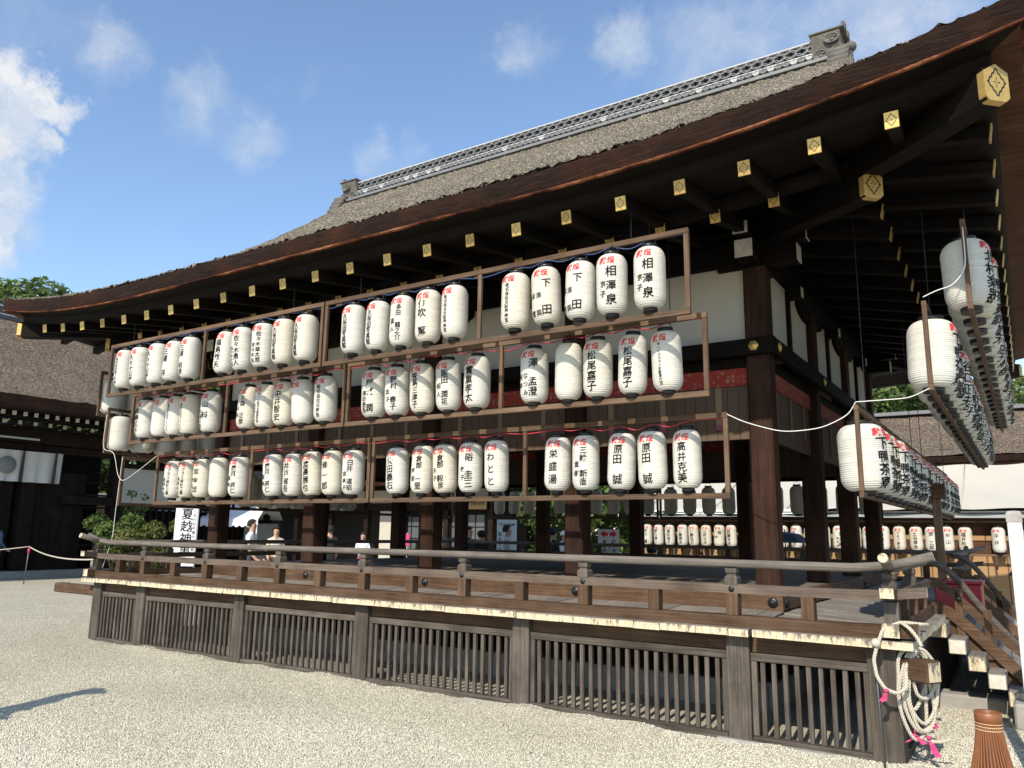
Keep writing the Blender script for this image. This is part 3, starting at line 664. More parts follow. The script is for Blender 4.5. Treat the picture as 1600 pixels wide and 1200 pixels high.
def eaves():
    raf = {}
    def rafter_mesh(L, w, h):
        k = (round(L, 3), w, h)
        if k not in raf: b = MB(); b.box((0, L/2, 0), (w, L, h), 0, .005); raf[k] = b.mesh('rafter', WD('dark_wood', 1))
        return raf[k]
    cb = MB(); cb.box((0, -.004, 0), (.094, .014, .118), 0, .005); capm = cb.mesh('gilt_cap', GOLD)
    rz = {0: 0, 1: PI/2, 2: PI, 3: -PI/2}
    for sd in (0, 1, 3):
        half = HX if sd in (0,2) else HY; n = int((half+1.75)/.5125)
        ks = [k*.5125 for k in range(-20, 21)] if sd == 0 else [(k+.5)*.5125-.0 for k in range(-20, 20)]
        if sd in (1, 3): ks = [k*.5125 for k in range(-20, 21)]
        off = 0
        for p in ks:
            for tier, (t1, z1, slope, kk) in enumerate(((2.10, 4.27, .16, .75), (1.25, 4.30, .22, .55))):
                if abs(p) > half+t1-.35: continue
                t0 = max(.1 if tier else .75, abs(p)-half+.12)
                if t1-t0 < .15: continue
                x, y, d = sidept(sd, t1, p)
                o = O('outer_rafter' if tier == 0 else 'inner_rafter', rafter_mesh(t1-t0, .085, .105), PAV, (x, y, z1+kk*up(d)), (0, 0, rz[sd]))
                o.rotation_euler = Euler((math.atan(slope), 0, rz[sd]), 'XYZ')
                O('gilt_cap', capm, o)
    # hip rafters at the corners
    for sx, sy in ((1,-1), (-1,-1), (1,1), (-1,1)):
        ang = math.atan2(sy, sx)
        for nm, t1, t0, z1, w, h, z0 in (('outer_hip_rafter', 2.155, .4, 4.475, .17, .225, 4.66), ('inner_hip_rafter', 1.284, -.2, 4.337, .16, .20, 4.62)):
            a = np.array([XC+sx*(HX+t1), YC+sy*(HY+t1), z1]); c = np.array([XC+sx*(HX+t0), YC+sy*(HY+t0), z0])
            L_ = math.hypot(a[0]-c[0], a[1]-c[1]); b = MB(); n = 12
            vs = []
            for i in range(n+1):
                f = i/n; zz = (z0-z1)*f*(1 if nm[0] == 'i' else 1)-(.03*math.sin(PI*f) if nm[0] == 'o' else 0)
                for u, v in ((-w/2,-h/2), (w/2,-h/2), (w/2,h/2), (-w/2,h/2)): vs.append((u, L_*f, zz+v))
            b.add(vs, [(4*i+k, 4*i+(k+1) % 4, 4*i+4+(k+1) % 4, 4*i+4+k) for i in range(n) for k in range(4)]+[(0,1,2,3)])
            o = mpart(PAV, nm, b, WD('dark_wood', 1), tuple(a), (0, 0, ang+PI/2))
            g = MB(); W_, H_ = w/2+.006, h/2+.008
            g.prism([(-W_,-H_+.03), (-W_+.03,-H_), (W_-.03,-H_), (W_,-H_+.03), (W_,H_-.035), (0,H_+.02), (-W_,H_-.035)], 1, -.012, .045)
            mpart(o, 'gilt_cap', g, GOLD)
    # boards above the rafters, eaves board, soffit, layered bark edge, lip
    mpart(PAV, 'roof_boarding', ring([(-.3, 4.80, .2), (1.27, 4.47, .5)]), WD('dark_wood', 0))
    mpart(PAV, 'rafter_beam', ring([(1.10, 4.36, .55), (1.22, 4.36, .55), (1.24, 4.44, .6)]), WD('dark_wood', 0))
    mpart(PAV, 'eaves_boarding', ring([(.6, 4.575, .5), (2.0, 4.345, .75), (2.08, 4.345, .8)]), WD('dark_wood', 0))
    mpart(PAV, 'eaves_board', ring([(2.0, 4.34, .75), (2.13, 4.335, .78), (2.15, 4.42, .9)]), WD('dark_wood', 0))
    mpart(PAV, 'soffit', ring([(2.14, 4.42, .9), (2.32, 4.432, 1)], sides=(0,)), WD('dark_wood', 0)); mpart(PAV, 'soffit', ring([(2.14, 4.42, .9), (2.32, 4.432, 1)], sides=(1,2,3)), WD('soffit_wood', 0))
    mpart(PAV, 'eaves_lip', ring([(2.31, 4.436, 1), (2.350, 4.432, 1), (2.354, 4.452, 1), (2.33, 4.456, 1)], 160, jit=.003), lip_mat())
    b = ring([(2.335, 4.452, 1), (2.345, 4.50, 1), (2.352, 4.56, 1), (2.352, 4.61, 1), (2.34, 4.64, 1)], 400, jit=.0035)
    mpart(PAV, 'bark_edge', b, BARK)
    # thatch
    GX = 4.72
    def Hd(d): return .48*d+.034*d*d
    def zt(x, y):
        X, Y = abs(x-XC), abs(y-YC); dy = 5.425-Y; dx = 6.45-X
        d = dy if X <= GX else min(dy, dx)
        e = max(up(6.45-max(0, dx))*math.exp(-max(0, dy)/1.3), up(6.45-max(0, dy))*math.exp(-max(0, dx)/1.3))
        return 4.632+Hd(max(0, d))+e
    xs = sorted(set([XC+s*GX for s in (-1,1)]+[XC+s*(GX+.012) for s in (-1,1)]+list(np.round(np.linspace(XC-6.45, XC+6.45, 360), 4))))
    ys = list(np.concatenate([np.linspace(-1.2, 1.2, 70), np.linspace(1.25, 4.225, 50), np.linspace(4.35, 9.65, 40)]))
    b = MB(); nx = len(xs); vs = []
    for y in ys:
        for x in xs: vs.append((x, y, zt(x, y)+random.gauss(0, .013)))
    b.add(vs, [(j*nx+i, j*nx+i+1, (j+1)*nx+i+1, (j+1)*nx+i) for j in range(len(ys)-1) for i in range(nx-1)], 0, True)
    mpart(PAV, 'thatch', b, THATCH)
    # ragged bark chips along the eaves and hips
    b = MB()
    for _ in range(3600):
        sd = random.choices((0,1,3), (6,3,2))[0]; t = 2.345-abs(random.gauss(0, .10)); half = (HX if sd == 0 else HY)+t; p = random.uniform(-half, half)
        x, y, d = sidept(sd, t, p); z = zt(x, y); s_ = random.uniform(.006, .019); a = random.uniform(0, 2*PI)
        q = [(x+s_*math.cos(a+k*2.1), y+s_*math.sin(a+k*2.1), z-.012+random.uniform(-.004,.008)) for k in range(3)]+[(x+random.uniform(-.01,.01), y+random.uniform(-.01,.01), z+s_*random.uniform(.3,1.1))]
        b.add(q, [(0,1,3),(1,2,3),(2,0,3)])
    o = mpart(PAV, 'bark_chips', b, THATCH); o['kind'] = 'stuff'
    # gables
    for s in (-1, 1):
        b = MB(); b.prism([(YC-3.0, 5.75), (YC+3.0, 5.75), (YC+.25, 7.7), (YC-.25, 7.7)], 0, XC+s*(GX+.03)-.02, XC+s*(GX+.03)+.02)
        mpart(PAV, 'gable_board', b, WD('dark_wood', 1))
eaves()
def ridge():
    x0, x1 = -9.78, -1.05; L_ = x1-x0; mid = (x0+x1)/2
    rd = part(PAV, 'ridge', (mid, YC, 8.000), (L_, .56, .16), None, .01, mats=[TILED]); rd.scale = (1, .80, .72)
    def sub(name, c, d, mt, bev=.006): return part(rd, name, (c[0]-mid, c[1]-YC, c[2]-8.000), d, None, bev, mats=[mt])
    sub('base_slab', (mid, YC, 8.115), (L_+.5, .68, .07), TILE); sub('mortar_band', (mid, YC, 8.165), (L_+.04, .60, .03), TILEW)
    sub('ridge_core', (mid, YC, 8.370), (L_, .38, .40), plain('ridge_core', (.018,.018,.02), .8)); sub('mortar_band', (mid, YC, 8.335), (L_, .52, .028), TILEW)
    sub('cap_slab', (mid, YC, 8.595), (L_, .50, .035), plain('pale_cap', (.46,.46,.45), .8, nz=(10,.25))); sub('cap_tile', (mid, YC, 8.640), (L_, .34, .06), TILE, .025)
    t = MB(); t.lathe([(.052,0),(.052,.06),(.040,.06),(.036,.045),(.022,.045),(.0,.06)], 16); tm = t.mesh('round_tile', TILE)
    t2 = MB(); t2.lathe([(.052,0),(.052,.06),(.040,.06),(.036,.045),(.022,.045),(.0,.06)], 16); tm2 = t2.mesh('round_tile', plain('pale_tile', (.42,.42,.41), .7, nz=(16,.3)))
    n = 82
    for i in range(n):
        O('round_tile', tm2 if random.random() < .12 else tm, rd, (x0+L_*(i+.5)/n-mid, -.235, 8.262-8.000), (PI/2,0,0))
    # rows of half-round tiles set as interlaced rings
    rg = MB(); k = 20
    for r0, r1 in ((.088,.108), (.052,.064)):
        vs = []
        for i in range(k):
            a = 2*PI*i/k
            vs += [(r0*math.cos(a), -.012, r0*math.sin(a)), (r1*math.cos(a), -.02, r1*math.sin(a)), (r1*math.cos(a), .02, r1*math.sin(a)), (r0*math.cos(a), .02, r0*math.sin(a))]
        rg.add(vs, [(4*i+j, 4*i+(j+1) % 4, 4*((i+1) % k)+(j+1) % 4, 4*((i+1) % k)+j) for i in range(k) for j in range(4)])
        if r0 > .08: pass
        else: break
    big = MB(); vs = []; k = 20
    for i in range(k+1):
        a = PI*i/k
        for rr, yy in ((.082, -.012), (.096, -.012), (.096, .03), (.082, .03)): vs.append((rr*math.cos(a), yy, rr*math.sin(a)))
    big.add(vs, [(4*i+j, 4*i+(j+1) % 4, 4*i+4+(j+1) % 4, 4*i+4+j) for i in range(k) for j in range(4)])
    bm_ = big.mesh('ring_tile', plain('ring_tile', (.17,.175,.185), .6, nz=(20,.3))); nn = 56
    for row, (z, fl) in enumerate(((8.355, False), (8.465, False), (8.575, True), (8.465, True))):
        for i in range(nn):
            O('ring_tile', bm_, rd, (x0+L_*(i+(.5 if row in (0,2) else 0.0)+ (0.0))/nn-mid+(.0 if row in (0,2) else L_/nn*.98), -.225-.002*row, z-8.000), (PI if fl else 0, 0, 0))
    # end tiles with three round crests and scroll feet
    def crest():
        b = MB(); b.lathe([(.105,0),(.105,.028),(.083,.028),(.08,.012),(.0,.012)], 22)
        for k in range(3):
            a = k*2*PI/3; pts = [(.012+.045*math.cos(a+u*1.7)*(1-.35*u), .045*math.sin(a+u*1.7)*(1-.35*u), .014) for u in np.linspace(0, 1, 6)]
            b.tube(pts, [.021*(1-u)+.003 for u in np.linspace(0,1,6)], 6)
        return b
    cm = crest().mesh('crest', TILEO)
    for s, xe in ((1, x1), (-1, x0)):
        oni = MB(); w = .44
        pl = [(-.30,-.30), (.30,-.30), (.27,0), (.26,.18), (.34,.46), (.30,.50), (-.30,.50), (-.34,.46), (-.26,.18), (-.27,0)]
        oni.prism(pl, 0, xe-.02, xe+s*.36) if s > 0 else oni.prism(pl, 0, xe-.36, xe+.02)
        oni.box((xe+s*.19, 0, .515), (.46, .70, .04), 0, .01)
        for q in (-1, 1): oni.box((xe+s*.40, q*.16, .60), (.05, .16, .18), 0, .02)
        oni.lathe([(.10,0),(.10,.06),(.06,.10),(0,.11)], 14, 0, (xe+s*.42, 0, .25), True, 0)
        o = mpart(PAV, 'ridge_end_tile', oni, TILEO, (0, YC, 8.12)); o.scale = (1, .8, .72)
        for (dx, z) in ((.05, .30), (-.11, .03), (.12, .03)):
            O('crest', cm, o, (xe+s*(.20+dx), -.31 if z > .1 else -.285, z+.04), (PI/2, 0, 0))
        foot = MB()
        for i in range(4):
            foot.lathe([(.0,-.13),(.095-.006*i,-.13),(.095-.006*i,.13),(0,.13)], 14, 0, (xe+s*.34, -.36-.07*i, -.02-.135*i), True, 0)
        mpart(o, 'scroll_foot', foot, TILEO)
ridge()
def noses():
    for sx in (-1, 1):
        c = (.05, .11, .665) if sx > 0 else (-11.2, .11, .66)
        if sx > 0: part(PAV, 'beam_nose', (.04, .06, .675), (.46, .145, .155), 'brown_wood', .012, mats=[YELLOW], fm={1: 1}, rot=(0, 0, -math.radians(32)))
        else: part(PAV, 'beam_nose', (-11.15, .11, .675), (1.2, .14, .135), 'brown_wood', .012)
noses()
def stairs():
    y0, y1 = 2.12, 6.33
    for k in range(5):
        x = .075+.148*k; z = .75-.139*k
        if k < 5: part(PAV, 'step', (x, (y0+y1)/2, z-.0), (.146, y1-y0, .136), 'deck_wood', .008, mats=[WHITEP if k % 2 else YELLOW], fm={2: 1})
    part(PAV, 'step_stone', (.80, (y0+y1)/2, .10), (.34, y1-y0+.6, .22), None, .02, mats=[STONE])
    part(PAV, 'plinth_stone', (.42, 2.62, .05), (1.1, .3, .16), None, .02, mats=[STONE])
    for y in (2.55, 5.9):
        top = [(-.05, 1.375), (.06, 1.36), (.14, 1.31), (.24, 1.215), (.38, 1.0), (.55, .78), (.72, .60), (.86, .50)]
        def loft(name, pl, w, h, wd, rnd=False):
            P_ = []
            for i in range(len(pl)-1):
                for u in np.linspace(0, 1, 5)[:-1]: P_.append((pl[i][0]*(1-u)+pl[i+1][0]*u, 0, pl[i][1]*(1-u)+pl[i+1][1]*u))
            P_.append((pl[-1][0], 0, pl[-1][1])); P_ = np.array(P_)
            for _ in range(3): P_[1:-1] = (P_[:-2]+2*P_[1:-1]+P_[2:])/4
            b = MB()
            if rnd: b.tube(P_, h, 10)
            else:
                n = len(P_); vs = []
                for i in range(n):
                    t = P_[min(i+1, n-1)]-P_[max(0, i-1)]; t /= np.linalg.norm(t); nn = np.array([-t[2], 0, t[0]])
                    for a, c in ((-1,-1), (1,-1), (1,1), (-1,1)): vs.append(P_[i]+nn*c*h/2+np.array([0, a*w/2, 0]))
                b.add(vs, [(4*i+k, 4*i+(k+1) % 4, 4*i+4+(k+1) % 4, 4*i+4+k) for i in range(n-1) for k in range(4)]+[(0,1,2,3), (4*n-1, 4*n-2, 4*n-3, 4*n-4)])
            return mpart(PAV, name, b, WD(wd, 0), (0, y, 0))
        loft('stair_top_rail', top, 0, .034, 'grey_wood', True)
        loft('stair_middle_rail', [(-.05, 1.17), (.08, 1.17), (.25, 1.01), (.45, .80), (.65, .605), (.85, .46)], .07, .075, 'brown_wood')
        loft('stair_string', [(-.05, .93), (.08, .94), (.26, .80), (.46, .60), (.66, .39), (.84, .22)], .10, .10, 'brown_wood')
        part(PAV, 'stair_cheek', (.40, y+.03, .52), (.95, .04, .14), 'brown_wood', .004, rot=(0, math.radians(44), 0))
        for x, z in ((.24, .90), (.47, .70), (.80, .38)): part(PAV, 'stair_post', (x, y, z), (.075, .07, .46), 'brown_wood', .006)
        for x, z in ((.24, 1.02), (.80, .50)):
            b = MB(); b.lathe([(.024,0),(.024,.006),(.014,.012),(0,.02)], 12); mpart(PAV, 'nail_cover', b, IRON, (x, y-.037, z), (PI/2, 0, 0))
    # red panel and notice post standing at the head of the stairs
    t = thing('red_offering_box', 'dark red lacquered box behind the curved stair rail', 'box', (.18, 3.6, .89))
    mb = MB(); mb.box((0, 0, .13), (.44, .5, .26), 0, .01); mpart(t, 'box_body', mb, plain('red_lacquer', (.28,.012,.025), .4), (0,0,-.03))
    mb = MB(); mb.box((0, 0, .02), (.48, .54, .03), 0, .008); mpart(t, 'lid', mb, plain('red_lacquer', (.28,.012,.025), .4), (0,0,.23))
    t = thing('roofed_notice_post', 'weathered wooden post with small gabled cap behind the stair rail', 'post', (.02, 3.7, .89))
    part(t, 'shaft', (0, 0, .60), (.085, .085, 1.2), 'rack_wood', .006)
    mb = MB(); mb.prism([(-.11, 1.16), (.11, 1.16), (.11, 1.2), (0, 1.33), (-.11, 1.2)], 0, -.10, .10); mpart(t, 'gabled_cap', mb, WD('soffit_wood', 0))
stairs()

# ------------------------------------------------------------------ lettering
_gl = {}
def glyph(ch):
    if ch in _gl: return _gl[ch]
    cu = bpy.data.curves.new('g', 'FONT'); cu.body = ch; cu.size = 1; cu.resolution_u = 2; cu.offset = .014
    cu.align_x = 'CENTER'; o = bpy.data.objects.new('g', cu); C.objects.link(o)
    dg = bpy.context.evaluated_depsgraph_get(); me = bpy.data.meshes.new_from_object(o.evaluated_get(dg))
    bm = bmesh.new(); bm.from_mesh(me)
    for it in range(2):
        es = [e for e in bm.edges if e.calc_length() > .3]
        if es: bmesh.ops.subdivide_edges(bm, edges=es, cuts=1); bmesh.ops.triangulate(bm, faces=bm.faces)
    v = np.array([p.co[:2] for p in bm.verts]) if len(bm.verts) else np.zeros((0, 2)); bm.verts.index_update()
    f = [tuple(q.index for q in p.verts) for p in bm.faces]; bm.free()
    bpy.data.objects.remove(o); bpy.data.curves.remove(cu); bpy.data.meshes.remove(me)
    if len(v): v = v-np.array([0, .36])
    _gl[ch] = (v, f); return _gl[ch]
LH, LR = .51, .128     # lantern paper height and radius
def lr(s):
    # radius of the paper at s = 0 (bottom) .. 1 (top)
    e = min(s, 1-s)*LH; k = .105
    return LR if e > k else .062+(LR-.062)*math.sqrt(max(0, 1-((k-e)/k)**2))
def lantern_meshes(wide=1.0):
    out = []
    for v in range(3):
        b = MB(); prof = []; n = 32; wb = rng.normal(0, .0012, n+1)
        for i in range(n):
            s0, s1 = i/n, (i+1)/n
            prof.append((wide*(lr(s0)-.0042+wb[i]), .03+LH*s0)); prof.append((wide*(lr(s0+.25/n)+.0005), .03+LH*(s0+.25/n))); prof.append((wide*(lr(s0+.75/n)+.0005), .03+LH*(s0+.75/n)))
        prof.append((wide*lr(1), .03+LH)); b.lathe(prof, 28, smooth=True); out.append(b.mesh('paper_shade', PAPER))
    w = wide
    b = MB(); b.lathe([(.066*w,.538),(.067*w,.572),(.058*w,.572),(.055*w,.545)], 20); top = b.mesh('top_ring', BLACK)
    b = MB(); b.lathe([(.045*w,.0),(.056*w,-.006),(.058*w,.034),(.05*w,.034)], 20); bot = b.mesh('bottom_ring', BLACK)
    b = MB(); b.tube([(.062*w*math.cos(a), 0, .555+.068*math.sin(a)) for a in np.linspace(0, PI, 11)], .0028, 5)
    b.tube([(0, 0, .62), (.004, 0, .635), (0, 0, .65)], .003, 5); han = b.mesh('wire_handle', WIRE)
    return out, top, bot, han
LM = lantern_meshes(); LMW = lantern_meshes(1.33)
_let = {}
def lettering(text, wide=1.0):
    key = (text, wide)
    if key in _let: return _let[key]
    b = MB()
    def put(ch, u, v, sz, mi, slant):
        gv, gf = glyph(ch)
        if not len(gv): return
        vs = []
        for x, y in gv:
            uu = u+sz*x; zz = v+sz*(y+slant*x); s = min(.985, max(.015, (zz-.03)/LH)); r = wide*(lr(s)+.0026)
            a = -PI/2+uu/LR; vs.append((r*math.cos(a), r*math.sin(a), zz))
        b.add(vs, gf, mi)
    red = '獻燈' if not text.startswith('!') else text[1:3]
    for k, ch in enumerate(red): put(ch, -.036+.072*k, .03+LH*.86, .066, 1, .03)
    body = text.lstrip('!').split('|')
    nc = len([c for c in body if c])
    x0 = .0 if nc <= 1 else .035 if nc == 2 else .05
    for ci, col in enumerate(body):
        if not col: continue
        col = col.replace(' ', '　'); n = len(col); main = ci == 0
        if main: sz = min(.090 if wide < 1.1 else .105, (.37 if wide < 1.1 else .40)/n); top = .03+LH*.785
        else: sz = min(.056, .24/n); top = .03+LH*.54
        st = max(sz*.98, min(.36/n if main else .24/n, sz*1.5))
        rs = random.Random(hash(text) % 9999 if False else sum(map(ord, text))+ci)
        for k, ch in enumerate(col):
            if ch == '　': continue
            put(ch, x0-ci*.068+rs.uniform(-.003,.003), top-st*(k+.5), sz*rs.uniform(.94,1.08), 0, .07)
    _let[key] = b.mesh('lettering', [INK, REDINK]) if b.f else None
    return _let[key]
def lantern(loc, rz, text, label, group, jit=.22, sc=1.0, big=False):
    LM_ = LMW if big else LM
    t = thing('paper_lantern', label, 'lantern', loc, (random.gauss(0,.022), random.gauss(0,.026), rz+random.uniform(-jit, jit)), group)
    sx = sc*random.uniform(.96,1.04); t.scale = (sx, sx*random.uniform(.97,1.03), sc*random.uniform(.985,1.01))
    O('paper_shade', random.choice(LM_[0]), t); O('top_ring', LM_[1], t); O('bottom_ring', LM_[2], t); O('wire_handle', LM_[3], t)
    if text is not None:
        me = lettering(text, 1.33 if big else 1.0)
        if me: O('lettering', me, t)
    return t
ORD = ['first','second','third','fourth','fifth','sixth','seventh','eighth','ninth','tenth','eleventh','twelfth','thirteenth','fourteenth','fifteenth','sixteenth','seventeenth','eighteenth','nineteenth','twentieth']
UX = [-9.03,-8.67,-8.3,-7.98,-7.63,-6.97,-6.62,-6.27,-5.93,-5.58,-4.86,-4.53,-4.2,-3.86,-3.54,-2.85,-2.51,-2.19,-1.88,-1.54]
MX = [-9.05,-8.7,-8.39,-8.08,-7.66,-6.96,-6.63,-6.3,-5.97,-5.61,-4.88,-4.55,-4.21,-3.87,-3.53,-2.87,-2.51,-2.21,-1.88,-1.55]
LX = [-8.98,-8.67,-8.34,-7.99,-7.58,-6.91,-6.57,-6.22,-5.9,-5.57,-4.9,-4.56,-4.23,-3.91,-3.58,-2.88,-2.57,-2.21,-1.89,-1.57]
UT = ['株式会社尾上竹産','久々十公屋','久々十公屋','三浦 洋','三浦 昭彦','福島敏夫','佐々木勇人|佐々木大和','佐々木雄太郎|佐々木佑','久保田写真館','久保田写真館','久保田写真館','久保田写真館','多田 龍之介|直人','伊吹 篤','株式会社大和奉神堂','株式会社大和奉神堂','下 田|浩 英|深 雪|剛 史','下 田|浩 英|深 雪|剛 史','相澤泉|京子','相澤泉|京子']
MT = ['後藤広子','||','株式会社アイリス','株式会社アイリス','山科|大森正彦','大森 正彦|山科','ホーム総合企画事務所|石橋花子','中井智史','||','株式会社北商会','屋敷 潤|津田恵吾','野村 春子|友子','笠島三津子','飯田 潤花|昭人','實重孝太','澤 孟澄|なつみ|裕幸','','松尾嘉子','松尾嘉子','ボーイスカウト京都第六団']
LT = ['プラス設計工業|有限会社','プラス設計工業|有限会社','加金団|白雪','','廣月 滋仁|昌美','廣月 滋仁|昌美','井戸省吾','渡邊展也','修一郎','白井 道昭|由美子','依田義右','倉部 一里|阿里','倉部 毅彦|久子','硲 圭三|敦子','わとと','栄盛湯','三輪 新造|直樹','原田 誠','原田 誠','高井克美']
ST = ['下鴨茶寮','高木貴誠','中村酒店','北村楽器','吉田文雄','山本花子','下鴨茶寮','谷口正夫']
TIER = {'top': (1.93, 3.31, 4.03), 'middle': (1.55, 2.71, 3.42), 'bottom': (1.10, 1.905, 2.64)}
TSIDE = {'top': 1.86, 'middle': 1.55, 'bottom': 1.01}
def rack(sd, tier, frames=(0,1)):
    d, z0, z1 = TIER[tier]
    if sd in (1,3): d = TSIDE[tier]
    half = 4.1; side = {0: 'front', 1: 'stair side', 2: 'rear', 3: 'gate side'}[sd]
    def P(pos, z):
        return {0: (XC+pos, YC-HY-d, z), 2: (XC-pos, YC+HY+d, z), 1: (XC+HX+d, YC+pos, z), 3: (XC-HX-d, YC-pos, z)}[sd]
    def D(l, w, h): return (l, w, h) if sd in (0,2) else (w, l, h)
    for k in frames:
        a, c = (-half, -.012) if k == 0 else (.012, half); mid = (a+c)/2
        end = {0: ('gate end', 'stair end'), 1: ('front end', 'rear end'), 2: ('stair end', 'gate end'), 3: ('rear end', 'front end')}[sd][k]
        b = P(mid, z0); t = thing('lantern_rack', f'long brown wooden lantern rack, {tier} tier of the {side}, {end}', 'rack', b, (0,0,0), 'lantern racks hung round the pavilion')
        def lp(pos, z): q = P(pos, z); return (q[0]-b[0], q[1]-b[1], q[2]-b[2])
        for z in (z0+.024, z1-.024): part(t, 'rail', lp(mid, z), D(c-a, .036, .048), 'rack_wood', .003)
        for p in (a+.02, mid, c-.02): part(t, 'upright', lp(p, (z0+z1)/2), D(.040, .034, z1-z0-.097), 'rack_wood', .003)
        for p in (a+.5, c-.5):
            mb = MB(); zt = 4.36 if tier == 'top' else 4.42; mb.tube([(0,0,0), (0,0,zt-z1+.05)], .004, 5); mpart(t, 'hanging_wire', mb, WIRE, lp(p, z1-.05))
    return P
def front_racks():
    for tier, xs, tx, zb in (('top', UX, UT, 3.372), ('middle', MX, MT, 2.755), ('bottom', LX, LT, 1.968)):
        P = rack(0, tier); d, z0, z1 = TIER[tier]; pts = []
        for i, (x, s) in enumerate(zip(xs, tx)):
            kind = 'blank white' if not s.strip('|') else 'white' ; n = 20-i
            lantern((x, YC-HY-d, zb), 0, (s if s.strip('|') else None) if s != '||' else '|', f'{kind} paper lantern, {ORD[n-1]} from stair end of {tier} front tier', 'lanterns on the front racks', .16)
            zz = zb+.63
            if pts: px_ = (pts[-1][0]+x)/2; pts.append((px_, YC-HY-d+random.uniform(-.02,.02), zz-random.uniform(.03,.09)))
            pts.append((x, YC-HY-d+random.uniform(-.02,.02), zz))
        pts = [(-9.35, YC-HY-d, z1-.06)]+pts+[(-1.23, YC-HY-d, z1-.05)]
        pp = []
        for i in range(len(pts)-1):
            for u in (0, .33, .66): pp.append(tuple(np.array(pts[i])*(1-u)+np.array(pts[i+1])*u))
        pp.append(pts[-1]); pa = np.array(pp)
        for _ in range(2): pa[1:-1] = (pa[:-2]+2*pa[1:-1]+pa[2:])/4
        col = ('blue', (.03,.06,.16)) if tier == 'top' else ('red', (.45,.04,.06))
        b = MB(); o0 = pa[0].copy(); b.tube(pa-o0, .006, 5)
        thing('power_cable', f'thin {col[0]} electric cable looped along the {tier} front lanterns', 'cable', tuple(o0), me=b.mesh('power_cable', plain(col[0]+'_cable', col[1], .5)))
front_racks()
def other_racks():
    offs = [p0+q for p0 in (0, 2.05, 4.1, 6.15) for q in (.24, .63, 1.02, 1.41, 1.80)]
    for tier, zb in (('top', 3.34), ('middle', 2.73), ('bottom', 1.935)):
        P = rack(1, tier)
        for i, q in enumerate(offs):
            p = P(-4.1+q, zb); s = '下鴨茶寮' if tier == 'bottom' else ST[(i*3+len(tier)) % len(ST)]
            lantern(p, PI/2-.36, s, f'white paper lantern, {ORD[i]} from front end of {tier} stair side tier', 'lanterns on the stair side racks', .22, 1.06, True)
        P = rack(3, tier)
        for i, q in enumerate(offs[:12]):
            p = P(4.1-q, zb)
            if tier == 'bottom' and i < 2: continue
            lantern(p, -PI/2, ST[(i*5+len(tier)) % len(ST)], f'white paper lantern, {ORD[i]} from front end of {tier} gate side tier', 'lanterns on the gate side racks', .12, 1.06, True)
    P = rack(2, 'bottom')
    for i, q in enumerate(offs):
        lantern(P(-4.1+q, 1.968), PI, ST[i % len(ST)], f'shaded paper lantern, {ORD[i]} from stair end of bottom rear tier', 'lanterns on the rear racks', .12)
other_racks()
def cords():
    def cord(label, pts, r=.0042, col='white_cord', sub=8):
        pa = [np.array(p, float) for p in pts]; out = []
        for i in range(len(pa)-1):
            for u in np.linspace(0, 1, sub)[:-1]: out.append(pa[i]*(1-u)+pa[i+1]*u)
        out.append(pa[-1]); out = np.array(out)
        for _ in range(6): out[1:-1] = (out[:-2]+2*out[1:-1]+out[2:])/4
        b = MB(); o0 = out[0].copy(); b.tube(out-o0, r, 6)
        thing('white_cable', label, 'cable', tuple(o0), me=b.mesh('white_cable', plain('white_cord', (.72,.70,.66), .6)))
    cord('white cord sagging from bottom front rack across the corner pillar', [(-1.2,.03,2.62),(-1.05,.03,2.54),(-.75,.06,2.44),(-.45,.09,2.46),(-.25,.13,2.56),(-.19,.13,2.66)])
    cord('white cord stretched between bottom and middle stair side racks', [(-.19,.12,2.66),(0,.12,2.66),(.2,.12,2.66),(.34,.10,2.72)])
    cord('white cord linking middle and top stair side racks', [(.35,.10,3.44),(.45,.10,3.48),(.56,.10,3.50),(.66,.10,3.62),(.66,.10,3.95)])
    cord('white cord with hanging bulb between gate side racks and front rack', [(-10.92,.1,3.3),(-10.95,.1,2.75),(-10.6,.1,2.72),(-10.45,.1,2.35),(-10.3,.1,2.25),(-9.9,.08,2.4),(-9.4,.06,2.62)])
    cord('white cord trailing down to the deck at the gate end', [(-10.4,.12,2.62),(-10.42,.12,2.2),(-10.44,.12,1.7),(-10.4,.1,1.45),(-10.5,.05,1.0)])
cords()
